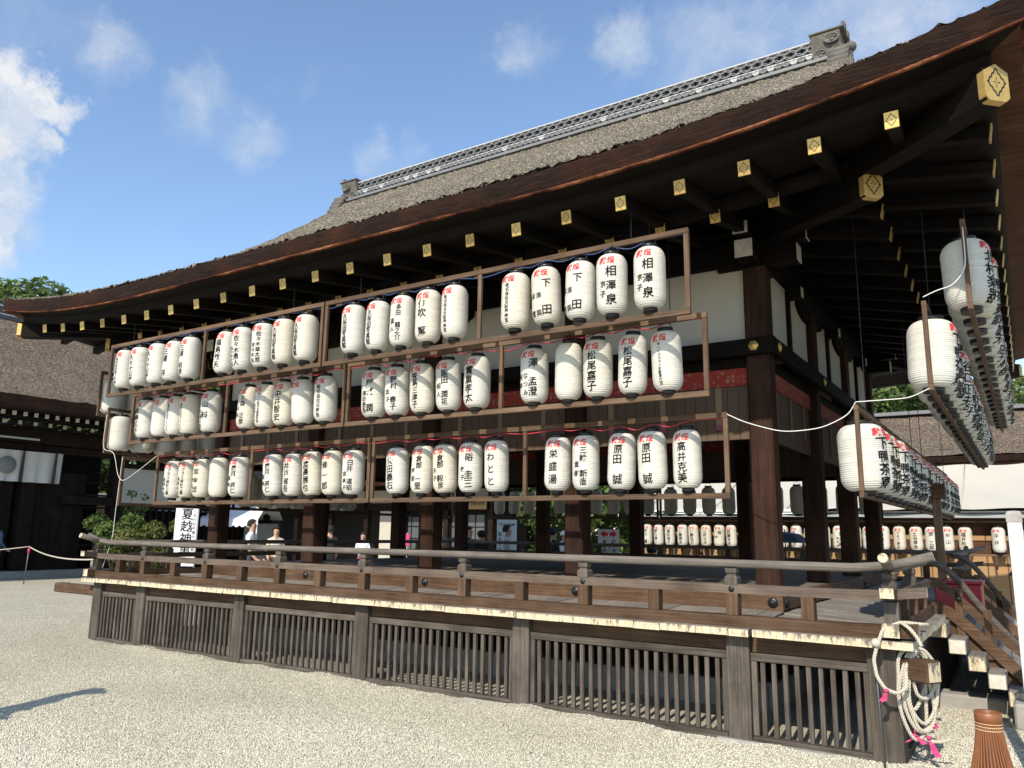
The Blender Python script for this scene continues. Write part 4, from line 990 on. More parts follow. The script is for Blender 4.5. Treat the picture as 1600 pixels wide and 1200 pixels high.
def rope():
    t = thing('rope_coil', 'coil of twisted white rope with pink ribbons hung on beam end', 'rope', (.2, .1, .0))
    def strand(path, name, par, twist=42, R=.0078, r=.0066):
        P_ = np.array(path, float); L_ = np.concatenate([[0], np.cumsum(np.linalg.norm(np.diff(P_, axis=0), axis=1))]); n = max(12, int(L_[-1]/.0095))
        s = np.linspace(0, L_[-1], n); Q = np.stack([np.interp(s, L_, P_[:, k]) for k in range(3)], 1)
        for _ in range(4): Q[1:-1] = (Q[:-2]+2*Q[1:-1]+Q[2:])/4
        b = MB(); T = np.gradient(Q, axis=0); T /= np.linalg.norm(T, axis=1)[:, None]; ref = np.array([.3, .9, .1]); A = np.cross(T, ref); A /= np.linalg.norm(A, axis=1)[:, None]; B = np.cross(T, A)
        for k in range(3):
            ph = s*twist*2.2+k*2*PI/3; b.tube(Q+R*(np.cos(ph)[:, None]*A+np.sin(ph)[:, None]*B), r, 5)
        return mpart(par, name, b, ROPE)
    u = np.array([.75, .66, 0])
    for k, (L_, w, dx) in enumerate(((.60,.105,-.015), (.55,.115,.01), (.50,.10,.03), (.42,.11,-.03), (.34,.10,.04), (.57,.12,.03))):
        pts = []
        for a in np.linspace(0, 2*PI, 26):
            sx = math.sin(a); cz = math.cos(a); ww = w*(1+.14*math.sin(3*a+k)+.08*math.sin(2*a+2.3*k)); zc = .79-L_/2
            pts.append(np.array([dx*1.2-.10, dx*.3-.075, 0])+u*ww*sx*(1 if cz < .6 else .96)+np.array([0, 0, zc+L_/2*cz+.006*k]))
        strand(pts, 'rope_loop', t)
    strand([(.0,.0,.98),(-.02,-.10,.99),(-.16,-.15,1.0),(-.27,-.22,.95),(-.31,-.27,.84),(-.335,-.29,.74),(-.32,-.30,.63),(-.27,-.30,.55),(-.20,-.28,.525),(-.14,-.22,.56),(-.15,-.14,.66),(-.13,-.08,.74),(-.09,-.03,.79),(-.05,.0,.79)], 'rope_end', t)
    strand([(-.16,-.15,1.0),(-.10,-.20,.97),(-.05,-.20,.90),(-.03,-.21,.85)], 'rope_end', t)
    strand([(-.13,-.03,.21),(-.03,-.05,.19),(.04,-.06,.20),(.09,-.06,.22)], 'rope_end', t)
    b = MB(); b.lathe([(0,0),(.03,.005),(.034,.03),(.02,.055),(0,.06)], 10); mpart(t, 'rope_knot', b, ROPE, (-.315, -.275, .83))
    def ribbon(p, dirs):
        b = MB()
        for d in dirs:
            d = np.array(d); w = np.array([.016, .004, .006]); n = 5
            vs = []
            for i in range(n+1):
                c = d*i/n+np.array([0, .004*math.sin(i*2.2), 0]); vs += [c-w*(.5+.6*i/n), c+w*(.5+.6*i/n)]
            b.add(vs, [(2*i, 2*i+1, 2*i+3, 2*i+2) for i in range(n)])
        b.lathe([(0,-.014),(.016,-.007),(.018,.005),(0,.014)], 8); mpart(t, 'pink_ribbon', b, PINK, p)
    ribbon((-.262,-.315,.545), [(-.035,0,-.07), (-.02,.0,-.075)]); ribbon((-.15,-.085,.34), [(.035,0,-.09), (-.02,0,.05)]); ribbon((-.02,.0,.33), [(-.035,0,-.05), (.02,0,-.06)])
    ribbon((-.13,-.09,.225), [(-.05,0,-.05), (.06,0,-.05)]); ribbon((-.045,-.06,.215), [(.03,0,-.10), (.05,0,-.12)])
    b = MB(); b.tube([(0,0,0), (-.012,.0,.45), (-.02,.012,.86)], .008, 8)
    thing('metal_rod', 'thin grey metal rod standing against the front of the deck edge', 'rod', (-.115, -.15, 0), me=b.mesh('metal_rod', plain('grey_metal', (.16,.16,.165), .45, .7)))
rope()

# ------------------------------------------------------------------ trees and shrubs
def leaves(centres, radii, n, size, tone_lo=0., up_bias=.35):
    """n leaf-sized faces spread through clumps"""
    k = len(centres); w = np.array(radii)**2; idx = rng.choice(k, n, p=w/w.sum()); c = np.array(centres)[idx]; r = np.array(radii)[idx]
    d = rng.normal(size=(n,3)); d /= np.linalg.norm(d, axis=1)[:,None]; d[:,2] = d[:,2]*.8+.1
    p = c+d*(r*rng.uniform(.55,1.08,n)**.6)[:,None]
    nrm = d*.8+rng.normal(0,.6,(n,3)); nrm[:,2] += up_bias; nrm /= np.linalg.norm(nrm, axis=1)[:,None]
    t = np.cross(nrm, rng.normal(size=(n,3))); t /= np.linalg.norm(t, axis=1)[:,None]; b = np.cross(nrm, t)
    s = (size*rng.uniform(.6,1.4,n))[:,None]
    q = np.stack([p-t*s, p+b*s*.5, p+t*s, p-b*s*.5], 1).reshape(-1,3)
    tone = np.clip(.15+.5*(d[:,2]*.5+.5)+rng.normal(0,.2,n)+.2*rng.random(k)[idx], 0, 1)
    return q, tone
def leaf_mesh(name, q, tone, mat):
    n = len(tone); me = bpy.data.meshes.new(name); me.vertices.add(4*n); me.vertices.foreach_set('co', q.ravel())
    me.loops.add(4*n); me.loops.foreach_set('vertex_index', np.arange(4*n, dtype=np.int32)); me.polygons.add(n); me.polygons.foreach_set('loop_start', np.arange(0, 4*n, 4, dtype=np.int32))
    me.update(calc_edges=True); at = me.attributes.new('tone', 'FLOAT', 'POINT'); at.data.foreach_set('value', np.repeat(tone, 4)); me.materials.append(mat); return me
def tree(loc, h, r, label, n=9000, size=.16, mat=None, low=.35, clumps=42):
    t = thing('broadleaf_tree', label, 'tree', loc, group='trees beyond the court')
    b = MB(); b.tube([(0,0,-.05), (.05*h*.1,0,h*.25), (.0,.03*h,h*.5), (0,0,h*.8)], [.035*h,.028*h,.02*h,.006*h], 9)
    cs, rs = [], []
    for k in range(clumps):
        a = rng.uniform(0, 2*PI); z = rng.uniform(low, .93); prof = math.sin(PI*min(1, (z-low+.12)/(1.05-low)))**.6; rr = r*prof*math.sqrt(rng.uniform(.1, 1))
        c = np.array([rr*math.cos(a), rr*math.sin(a), z*h]); cs.append(c); rs.append(r*rng.uniform(.18,.34))
        if k < 9: b.tube([(0,0,h*(.25+.04*k)), tuple(c*np.array([.5,.5,.9])), tuple(c)], [.014*h,.008*h,.002*h], 6)
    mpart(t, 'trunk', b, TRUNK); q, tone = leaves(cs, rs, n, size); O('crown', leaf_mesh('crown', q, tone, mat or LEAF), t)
def at(px, py, dist):
    d = ray(px, py); return CAM+d*dist
def ground_at(px, dist): p = at(px, 830, dist); return (p[0], p[1], 0)
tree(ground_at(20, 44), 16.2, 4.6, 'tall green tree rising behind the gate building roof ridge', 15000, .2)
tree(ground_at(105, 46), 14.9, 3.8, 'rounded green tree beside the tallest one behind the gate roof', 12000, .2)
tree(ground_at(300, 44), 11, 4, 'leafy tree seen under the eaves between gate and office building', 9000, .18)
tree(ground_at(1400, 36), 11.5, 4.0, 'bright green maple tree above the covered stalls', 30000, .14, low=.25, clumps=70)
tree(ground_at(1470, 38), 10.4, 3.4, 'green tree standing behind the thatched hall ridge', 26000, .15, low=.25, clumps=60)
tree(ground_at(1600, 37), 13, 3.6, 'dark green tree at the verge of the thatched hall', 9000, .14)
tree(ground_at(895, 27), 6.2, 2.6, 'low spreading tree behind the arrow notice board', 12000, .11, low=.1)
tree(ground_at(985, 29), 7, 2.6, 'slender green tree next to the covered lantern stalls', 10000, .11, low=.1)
tree(ground_at(800, 31), 5.6, 2.6, 'small tree behind the man holding a folder', 8000, .11, low=.1)
def shrub(px, dist, h, w, label, mat, n=5000):
    t = thing('garden_shrub', label, 'shrub', ground_at(px, dist), group='shrubs beside the pavilion')
    cs = [np.array([rng.uniform(-w,w), rng.uniform(-w,w), rng.uniform(.25,.9)*h]) for _ in range(16)]; q, tone = leaves(cs, [w*rng.uniform(.3,.5) for _ in cs], n, .055)
    b = MB()
    for c in cs[:7]: b.tube([(0,0,0), tuple(c*.5), tuple(c)], [.03,.02,.006], 5)
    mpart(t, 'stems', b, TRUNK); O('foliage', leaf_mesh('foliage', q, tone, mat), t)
shrub(185, 25, 1.95, .75, 'dark green shrub nearest the gate doors', LEAF); shrub(232, 24.5, 1.8, .8, 'yellow green shrub beside the vertical festival banner', LEAF2, 7000)
shrub(205, 26.5, 3.0, .5, 'thin tall shrub with bare twigs behind the yellow green one', LEAF, 900)

# ------------------------------------------------------------------ gate building on the left
def gate():
    XG = -26.0; t = thing('gate_building', 'dark wooden gate building with deep brown bark roof and white rafter tips', 'gate', (XG, 8, 0))
    def p(name, c, d, wd='gate_wood', bev=.01, mats=None): return part(t, name, (c[0]-XG, c[1]-8, c[2]), d, wd if mats is None else None, bev, mats=mats)
    y0, y1 = -2.0, 9.4
    for y in (y0, 2.3, 6.2, 9.2): p('gate_post', (XG, y, 2.35), (.42, .42, 4.7))
    p('gate_beam', (XG+.05, 3.6, 4.45), (.4, 11.6, .5)); p('gate_beam', (XG, 3.6, 4.06), (.22, 11.4, .24)); p('tie_beam', (XG+.1, 8.6, 2.45), (.2, 2.6, .28))
    p('back_wall', (XG-1.5, 3.6, 2.3), (.1, 11.6, 4.6)); p('sill_stone', (XG, 3.6, .09), (.7, 11.6, .2), mats=[STONE])
    for k, y in enumerate((5.0, 7.3)):
        d = p('door_leaf', (XG-.1, y, 1.75), (.09, 1.7, 3.2))
        for j in range(5): part(d, 'plank', (.055, -.68+.34*j, 0), (.02, .325, 3.16), 'gate_wood', .004)
    for j in range(7): p('wall_board', (XG+.02, 8.55, .55+.42*j), (.06, .9, .06))
    # roof facing the court
    b = MB(); n = 26; ez, rz_ = 5.35, 9.0; ex, rx = XG+2.6, XG-3.4; vs = []
    ly, hy = -6, 12.6; ny = 60
    for i in range(n+1):
        f = i/n; x = ex+(rx-ex)*f; z = ez+(rz_-ez)*(f*.78+.22*f*f)
        for j in range(ny+1): vs.append((x-XG, ly+(hy-ly)*j/ny-8, z+random.gauss(0,.012)))
    b.add(vs, [(i*(ny+1)+j, i*(ny+1)+j+1, (i+1)*(ny+1)+j+1, (i+1)*(ny+1)+j) for i in range(n) for j in range(ny)], 0, True); mpart(t, 'bark_roof', b, THATCH2)
    p('bark_edge', (ex-.1, 3.3, 5.17), (.2, 18.6, .34), mats=[BARK]); p('soffit', (XG+1.3, 3.3, 4.98), (2.6, 18.6, .05)); p('back_roof', (XG-4.5, 3.3, 7.6), (.1, 18.6, 2.8))
    r = p('roof_ridge', (rx, 3.3, 9.12), (.5, 18.6, .55), mats=[TILED])
    for z in (-.12, .18): part(r, 'mortar_band', (.27, 0, z), (.03, 18.6, .04), None, 0, mats=[TILEW])
    for j in range(60): part(r, 'round_tile', (.27, -9.2+18.4*j/59, .03), (.06, .16, .16), None, .05, mats=[TILE])
    for j in range(44):
        y = -2.2+.31*j; a = p('rafter', (XG+1.35, y, 4.86), (1.5, .11, .12)); part(a, 'white_tip', (.754, 0, 0), (.008, .115, .125), None, 0, mats=[WHITEP])
    for j in range(30):
        y = -2+.45*j
        if y < 9.3:
            a = p('lower_rafter', (XG+.75, y, 4.70), (1.0, .11, .12)); part(a, 'white_tip', (.504, 0, 0), (.008, .11, .12), None, 0, mats=[WHITEP])
    # white curtain with a round crest
    c = thing('crest_curtain', 'white hanging curtain with grey round crest under the gate beam', 'curtain', (XG+.28, 5.5, 2.95))
    x = XG+.28
    for k, (a, e) in enumerate(((3.9, 4.9), (4.9, 5.85), (5.85, 6.85), (6.85, 7.1))):
        b = MB(); n = 14; vs = []
        for i in range(n+1):
            y = a+(e-a)*i/n-5.5
            for z, s in ((0, .07), (.45, .04), (.98, .0)): vs.append((s*math.sin(i*1.1+k), y, z))
        b.add(vs, [(3*i+j, 3*i+j+1, 3*i+4+j, 3*i+3+j) for i in range(n) for j in range(2)], 0, True)
        mpart(c, 'cloth_panel', b, plain('white_cloth', (.62,.60,.56), .9, nz=(3,.08)))
        if k in (0, 2):
            pass
    for y in (4.9, 5.85, 6.85): part(c, 'dark_strap', (.09, y-5.5, .48), (.012, .07, 1.0), None, 0, mats=[plain('strap_dark', (.06,.045,.04), .9, nz=(20,.4))])
    b = MB(); b.lathe([(.0,0),(.27,0),(.27,.012),(0,.012)], 28, axis=0); mpart(c, 'round_crest', b, plain('grey_print', (.24,.24,.23), .9, nz=(12,.3)), (.085, 5.38-5.5, .5))
    p('strip_lamp', (XG+.7, 4.4, 4.28), (.08, 3.4, .06), mats=[plain('dull_white', (.45,.45,.44), .6)])
gate()
def left_court():
    # plaster wall and bamboo slats right of the gate
    t = thing('plaster_wall', 'white plaster wall panel above dark slats next to the gate', 'wall', (-25.8, 12.7, 0))
    part(t, 'plaster_panel', (0, 0, 3.0), (.12, 6.8, 1.3), None, .01, mats=[PLASTER]); part(t, 'wall_beam', (.02, 0, 2.3), (.18, 6.8, .16), 'gate_wood', .01); part(t, 'wall_cap', (.02, 0, 3.72), (.3, 6.9, .16), 'gate_wood', .02); part(t, 'dark_backing', (-.1, 0, 1.1), (.05, 6.8, 2.2), 'dark_wood', .01)
    for k in range(26): part(t, 'slat', (.0, -3.3+.26*k, 1.15), (.06, .08, 2.2), 'gate_wood', .004)
    # rope barrier
    st = thing('barrier_stake', 'thin metal stake with pink ribbon holding the rope barrier', 'stake', (-22.6, 4.85, 0))
    b = MB(); b.tube([(0,0,0), (.03,.02,1.03)], .014, 8); mpart(st, 'rod', b, plain('grey_metal', (.16,.16,.165), .45, .7)); b = MB(); b.lathe([(.0,.84),(.035,.85),(.03,.96),(.0,1.03)], 8); mpart(st, 'pink_ribbon', b, PINK, (.025,.02,0))
    for lab, A, B in (('pale barrier rope running from the stake to the pavilion corner', (-22.58,4.87,1.02), (-10.75,.12,1.12)), ('pale barrier rope running from the stake towards the gate doors', (-22.58,4.87,1.02), (-25.6,2.0,.85))):
        A, B = np.array(A), np.array(B); pts = [A*(1-u)+B*u-np.array([0,0,.45*u*(1-u)]) for u in np.linspace(0,1,20)]
        b = MB(); b.tube([q-A for q in pts], .014, 6); thing('barrier_rope', lab, 'rope', tuple(A), me=b.mesh('barrier_rope', ROPE))
    # white tents with scalloped edge
    for lab, pxa, pxb, dist in (('white festival tent with scalloped edge behind the yellow green shrub', 235, 330, 30), ('white festival tent with scalloped edge behind the white shirted man', 345, 402, 29)):
        A, B = np.array(ground_at(pxa, dist)), np.array(ground_at(pxb, dist)); d = B-A; L_ = np.linalg.norm(d[:2]); ang = math.atan2(d[1], d[0])
        t = thing('festival_tent', lab, 'tent', tuple(A), (0,0,ang), 'festival tents')
        b = MB(); b.add([(0,0,1.95),(L_,0,1.95),(L_,1.6,2.9),(0,1.6,2.9),(L_,3.2,1.95),(0,3.2,1.95)], [(0,1,2,3),(3,2,4,5)]); mpart(t, 'canopy', b, TENT)
        b = MB(); n = max(6, int(L_/.28))
        for i in range(n):
            x0 = L_*i/n; x1 = L_*(i+1)/n; vs = [(x0,-.01,1.95),(x1,-.01,1.95)]+[(x1-(x1-x0)*u, -.012, 1.72-.07*math.sin(PI*u)) for u in np.linspace(0,1,7)]; b.add(vs, [tuple(range(len(vs)))])
        mpart(t, 'scalloped_edge', b, TENT)
        for x in (.03, L_-.03): b = MB(); b.tube([(x,0,0),(x,0,1.95)], .025, 8); mpart(t, 'tent_pole', b, WHITE)
        b = MB(); b.box((L_/2, 2.6, .9), (L_, .05, 1.8)); mpart(t, 'back_sheet', b, plain('grey_sheet', (.30,.31,.33), .8, nz=(2,.1)))
def flat_text(parent, chars, origin, right, sz, step, mat, vertical=True, name='lettering', nrm=(0,-1,0)):
    b = MB(); r = np.array(right, float); o = np.array(origin, float); upv = np.array([0,0,1.])
    for k, ch in enumerate(chars):
        gv, gf = glyph(ch)
        if not len(gv): continue
        c = o-upv*step*k if vertical else o+r*step*k
        b.add([c+r*sz*x+upv*sz*y for x, y in gv], gf)
    return mpart(parent, name, b, mat)
def banner():
    g = ground_at(290, 23.5); ang = YAW*1.15; t = thing('festival_banner', 'tall white banner with black brush characters beside the shrubs', 'banner', g, (0,0,ang))
    b = MB(); b.box((0,0,1.35), (.62,.03,1.75)); mpart(t, 'banner_sheet', b, plain('banner_paper', (.74,.76,.78), .8)); 
    for x in (-.32,.32): b = MB(); b.tube([(x,.02,0),(x,.02,2.3)], .018, 6); mpart(t, 'pole', b, WHITE)
    flat_text(t, '夏越神事', (.02,-.018,2.0), (1,0,0), .36, .36, INK); flat_text(t, '八月六日午後六時半始', (.24,-.018,2.08), (1,0,0), .11, .125, INK)
    for z in (.62, .62): pass
    b = MB(); b.box((-.12,-.02,.62), (.16,.01,.12)); b.box((.16,-.02,.62), (.09,.01,.14)); mpart(t, 'yellow_print', b, plain('yellow_print', (.6,.42,.08), .8))
left_court(); banner()
def boundary():
    a, b = np.array(ground_at(100, 38)), np.array(ground_at(420, 36)); L_ = np.linalg.norm(b-a); t = thing('boundary_wall', 'dark board wall with tiled coping far behind the tents', 'wall', tuple((a+b)/2), (0, 0, math.atan2(b[1]-a[1], b[0]-a[0])))
    part(t, 'board_wall', (0, 0, 1.5), (L_, .15, 3.0), 'gate_wood', .01); part(t, 'coping', (0, 0, 3.08), (L_, .5, .16), None, .03, mats=[TILE])
    for k in range(9): part(t, 'wall_post', (-L_/2+L_*k/8, -.1, 1.5), (.16, .1, 3.0), 'gate_wood', .01)
boundary()
for px_, d_, h_, lab in ((170, 41, 9, 'tree crown just above the boundary wall nearest the gate'), (235, 42, 11, 'dense tree above the boundary wall beside the tents'), (380, 41, 10, 'dense tree above the office roof end'), (540, 40, 10, 'tree rising behind the office building'), (680, 42, 9, 'tree behind the office windows')):
    tree(ground_at(px_, d_), h_, 3.6, lab, 9000, .19, low=.2)

# ------------------------------------------------------------------ office building behind
def office():
    A, B = np.array(ground_at(335, 29)), np.array(ground_at(770, 29)); Y = 15.2
    xa, xb = ony(325, 830, Y)[0], ony(768, 830, Y)[0]; L_ = xb-xa
    t = thing('shrine_office', 'long dark timber office with white panels and paned windows beyond the pavilion', 'building', (xa, Y, 0))
    def p(name, c, d, wd='gate_wood', bev=.01, mats=None): return part(t, name, c, d, wd if mats is None else None, bev, mats=mats)
    p('rear_wall', (L_/2, 2.2, 1.6), (L_, .1, 3.2), mats=[plain('dark_interior', (.03,.027,.025), .9)]); p('plinth', (L_/2, .1, .12), (L_, .5, .25), mats=[STONE])
    p('head_beam', (L_/2, 0, 2.45), (L_, .2, .26)); p('upper_beam', (L_/2, 0, 3.15), (L_, .2, .22)); p('upper_panel', (L_/2, .06, 2.8), (L_, .06, .5), mats=[PLASTER])
    n = 8
    for k in range(n+1): p('post', (L_*k/n, 0, 1.6), (.2, .2, 3.2))
    def X(px): return ony(px, 830, Y)[0]-xa
    for a, c in ((592, 616), (482, 486), (762, 768)):
        p('white_panel', ((X(a)+X(c))/2, .05, 1.25), (max(.1, X(c)-X(a)), .06, 2.1), mats=[PLASTER])
    for a, c in ((630, 655), (690, 705), (702, 720), (728, 757)):
        w = X(c)-X(a); f = p('paned_window', ((X(a)+X(c))/2, .05, 1.55), (w, .06, 1.3), mats=[plain('window_glass', (.10,.11,.12), .15)])
        for j in range(3): part(f, 'glazing_bar', (-w/2+w*j/2, -.035, 0), (.035, .02, 1.3), 'gate_wood', 0)
        for j in range(4): part(f, 'glazing_bar', (0, -.035, -.63+.42*j), (w, .02, .035), 'gate_wood', 0)
    pl = p('name_plaque', (X(742), -.16, 2.55), (1.15, .06, .42), mats=[plain('plaque_wood', (.40,.26,.10), .6, nz=(10,.2))]); flat_text(pl, '西唐門授与所', (-.42,-.034,0), (1,0,0), .17, .17, INK, False)
    b = MB(); n = 16; vs = []; ny = 40
    for i in range(n+1):
        f = i/n
        for j in range(ny+1): vs.append((-.8+(L_+1.6)*j/ny, -1.5+4.2*f, 3.35+2.3*f*(.8+.2*f)+random.gauss(0,.01)))
    b.add(vs, [(i*(ny+1)+j, i*(ny+1)+j+1, (i+1)*(ny+1)+j+1, (i+1)*(ny+1)+j) for i in range(n) for j in range(ny)], 0, True); mpart(t, 'bark_roof', b, THATCH2)
    p('roof_edge', (L_/2, -1.42, 3.22), (L_+1.6, .16, .22), mats=[BARK]); p('soffit', (L_/2, -.7, 3.28), (L_+1.4, 1.5, .04))
office()
def notices():
    t = thing('arrow_notice_board', 'white notice board with two red arrows and vertical writing', 'sign', ground_at(951, 18.6), (-.1, 0, YAW*.8))
    b = MB(); b.box((0,0,1.25), (.50,.03,.92)); mpart(t, 'board', b, WHITE); 
    for x in (-.22,.22): b = MB(); b.tube([(x,.03,0),(x*.9,.03,1.6)], .018, 6); mpart(t, 'leg', b, WD('rack_wood', 2))
    for s in (-1, 1):
        b = MB(); b.prism([(s*.02,1.56),(s*.10,1.56),(s*.10,1.51),(s*.19,1.60),(s*.10,1.69),(s*.10,1.64),(s*.02,1.64)] if s > 0 else [(s*.02,1.64),(s*.10,1.64),(s*.10,1.69),(s*.19,1.60),(s*.10,1.51),(s*.10,1.56),(s*.02,1.56)], 1, -.024, -.017); mpart(t, 'red_arrow', b, REDINK)
    flat_text(t, '本殿参拝順路', (-.10,-.019,1.42), (1,0,0), .095, .105, INK); flat_text(t, '御手洗池順路', (.12,-.019,1.42), (1,0,0), .095, .105, INK)
    t = thing('poster_board', 'pale blue upright poster board behind the man holding a folder', 'sign', ground_at(792, 20.5), (0, 0, YAW*.8))
    b = MB(); b.box((0,0,1.35), (.52,.03,1.15)); mpart(t, 'board', b, plain('pale_blue_board', (.58,.66,.70), .7)); flat_text(t, 'TSUKEBUMI', (-.20,-.018,1.80), (1,0,0), .085, .05, INK, False); flat_text(t, '恋みくじ', (-.18,-.018,1.55), (1,0,0), .11, .13, INK)
    for x in (-.22,.22): b = MB(); b.tube([(x,.03,0),(x,.03,.8)], .018, 6); mpart(t, 'leg', b, WHITE)
    t = thing('traffic_cone', 'small orange traffic cone between the far pillars', 'cone', ground_at(834, 20.2))
    b = MB(); b.lathe([(.17,.0),(.17,.03),(.13,.03),(.035,.62),(.0,.63)], 16); mpart(t, 'cone_body', b, plain('orange_plastic', (.75,.13,.02), .5)); b = MB(); b.lathe([(.099,.22),(.083,.32),(.08,.32),(.096,.22)], 16); mpart(t, 'white_band', b, WHITE)
notices()

# ------------------------------------------------------------------ covered stalls and hall on the right
def stalls():
    Y = 14.4; KS = 1.18; x0, x1 = -7.2, 4.2; L_ = x1-x0; W0 = (.88+(x0-.88)*KS, Y, 1.6-1.6*KS)
    t = thing('covered_stall_row', 'row of stalls with cream tarpaulin roof and bamboo screens', 'stall', W0); t.scale = (KS, KS, KS)
    def p(name, c, d, wd='rack_wood', bev=.006, mats=None): return part(t, name, (c[0]-x0, c[1]-Y, c[2]), d, wd if mats is None else None, bev, mats=mats)
    m = (x0+x1)/2
    n = 7
    for k in range(n):
        a = x0+L_*k/n; p('bamboo_screen', (a+L_/n/2, Y+.32, .77), (L_/n-.05, .02, 1.10), mats=[SUDARE]); p('back_board', (a+L_/n/2, Y+.36, 1.66), (L_/n-.04, .02, .66), 'soffit_wood')
        p('back_board', (a+L_/n/2, Y+.335, 1.62), (L_/n-.3, .02, .10), mats=[SUDARE])
        p('stall_post', (a+.02, Y+.26, 1.17), (.07, .07, 1.86))
    for z in (1.30, 1.93): p('lantern_rail', (m, Y+.08, z), (L_, .035, .045))
    for k in range(26): p('short_strut', (x0+.2+.43*k, Y+.08, 1.16), (.035, .03, .25))
    p('gutter', (m, Y-.05, 2.04), (L_, .10, .085), mats=[plain('grey_gutter', (.34,.36,.37), .5)]); p('white_pipe', (m, Y-.12, 2.115), (L_, .03, .03), mats=[WHITE])
    b = MB(); nx, ny = 60, 10; vs = []
    for j in range(ny+1):
        for i in range(nx+1):
            f = j/ny; vs.append((L_*i/nx, -.25+2.6*f, 2.19+1.02*f-.08*math.sin(PI*f)+.02*math.sin(i*.8+j)-.03*(1 if j == 0 else 0)*abs(math.sin(i*PI/9))))
    b.add(vs, [(j*(nx+1)+i, j*(nx+1)+i+1, (j+1)*(nx+1)+i+1, (j+1)*(nx+1)+i) for j in range(ny) for i in range(nx)], 0, True); mpart(t, 'tarpaulin', b, TARP)
    for k in range(7):
        b = MB(); x = .5+L_*k/7; b.tube([(x, -.28, 2.20), (x, .5, 2.46), (x, 1.2, 2.74), (x, 2.36, 3.23)], .012, 5); mpart(t, 'tarp_rope', b, ROPE)
    names = ['中川 清','野口清一','高松裕子','伊藤晴夫','伊藤隆方','山崎光洋','株|有|会','西藤吉夫','佐伯正','豊田英治','甲斐友美','内田一','内藤智子','林 健二','三木','丸太町|有志会','水野裕子','松本茂','石田登','フタバ商店','土谷厚志','岡 三郎','杉山','福井和子','中田','平井','大西']
    def nth(i):
        return ORD[i] if i < 20 else ('twenty-' if i < 29 else 'thirty-')+ORD[(i-20) % 10] if i not in (29, 39) else 'thirtieth'
    for i in range(37):
        s = names[i % len(names)]; x = -6.78+.287*i+random.uniform(-.02,.02)
        if i in (24, 28): continue
        lantern((.88+(x-.88)*KS, Y+.06*KS, 1.6+(1.325-1.6)*KS), 0, s, f'small fence lantern, {nth(i)} hook from the tree end of the stall row', 'lanterns along the stall row', .3, .93*KS)
stalls()
def hall():
    t = thing('thatched_hall', 'low shrine hall with grey brown bark roof behind the stalls', 'building', (-5, 21, 0)); t.scale = (1.12, 1.12, 1.12)
    def p(name, c, d, wd='gate_wood', bev=.01, mats=None): return part(t, name, c, d, wd if mats is None else None, bev, mats=mats)
    L_ = 14; p('wall', (L_/2, 1, 1.6), (L_, .2, 3.2)); p('eaves_beam', (L_/2, .2, 3.2), (L_+.4, .2, .3))
    for k in range(9): p('wall_post', (.4+1.65*k, .85, 1.6), (.2, .12, 3.2))
    b = MB(); n = 22; ny = 60; vs = []
    for i in range(n+1):
        f = i/n
        for j in range(ny+1): vs.append((-.6+(L_+1.2)*j/ny, -.7+4.5*f, 3.62+1.75*f*(.75+.25*f)+random.gauss(0,.012)))
    b.add(vs, [(i*(ny+1)+j, i*(ny+1)+j+1, (i+1)*(ny+1)+j+1, (i+1)*(ny+1)+j) for i in range(n) for j in range(ny)], 0, True); mpart(t, 'bark_roof', b, THATCH2)
    p('roof_edge', (L_/2, -.62, 3.50), (L_+1.2, .18, .18), mats=[BARK]); p('red_fascia', (L_/2, -.60, 3.385), (L_+1.1, .1, .06), 'soffit_wood'); p('rear_roof', (L_/2, 4.2, 4.4), (L_+1.2, .1, 1.8))
    p('ridge_cap', (L_/2, 3.75, 5.42), (L_+1.2, .5, .12), mats=[TILE])
    for k in range(14): a = p('rafter', (.3+1.0*k, .05, 3.27), (.12, 1.1, .12)); part(a, 'white_tip', (0, -.554, 0), (.125, .008, .125), None, 0, mats=[WHITEP])
    # higher roof with red trim further right
    t = thing('side_gate_roof', 'steeper dark roof with red trim rising beside the thatched hall', 'building', (3.4, 19.2, 0)); t.scale = (1.12, 1.12, 1.12)
    b = MB(); b.add([(-1.6,-.5,4.2),(4,-.5,6.6),(4,4,6.6),(-1.6,4,4.2)], [(0,1,2,3)]); mpart(t, 'bark_roof', b, THATCH2)
    b = MB(); b.add([(-1.6,-.52,4.2),(4,-.52,6.6),(4,-.52,6.25),(-1.6,-.52,3.9)], [(0,1,2,3)]); mpart(t, 'red_trim', b, WD('soffit_wood', 0))
    part(t, 'wall', (1.6, 1.5, 2.0), (3.4, .2, 4.0), 'gate_wood', .01)
    for x in (.2, 3.0): part(t, 'post', (x, .4, 2.2), (.25, .25, 4.4), 'gate_wood', .01)
hall()

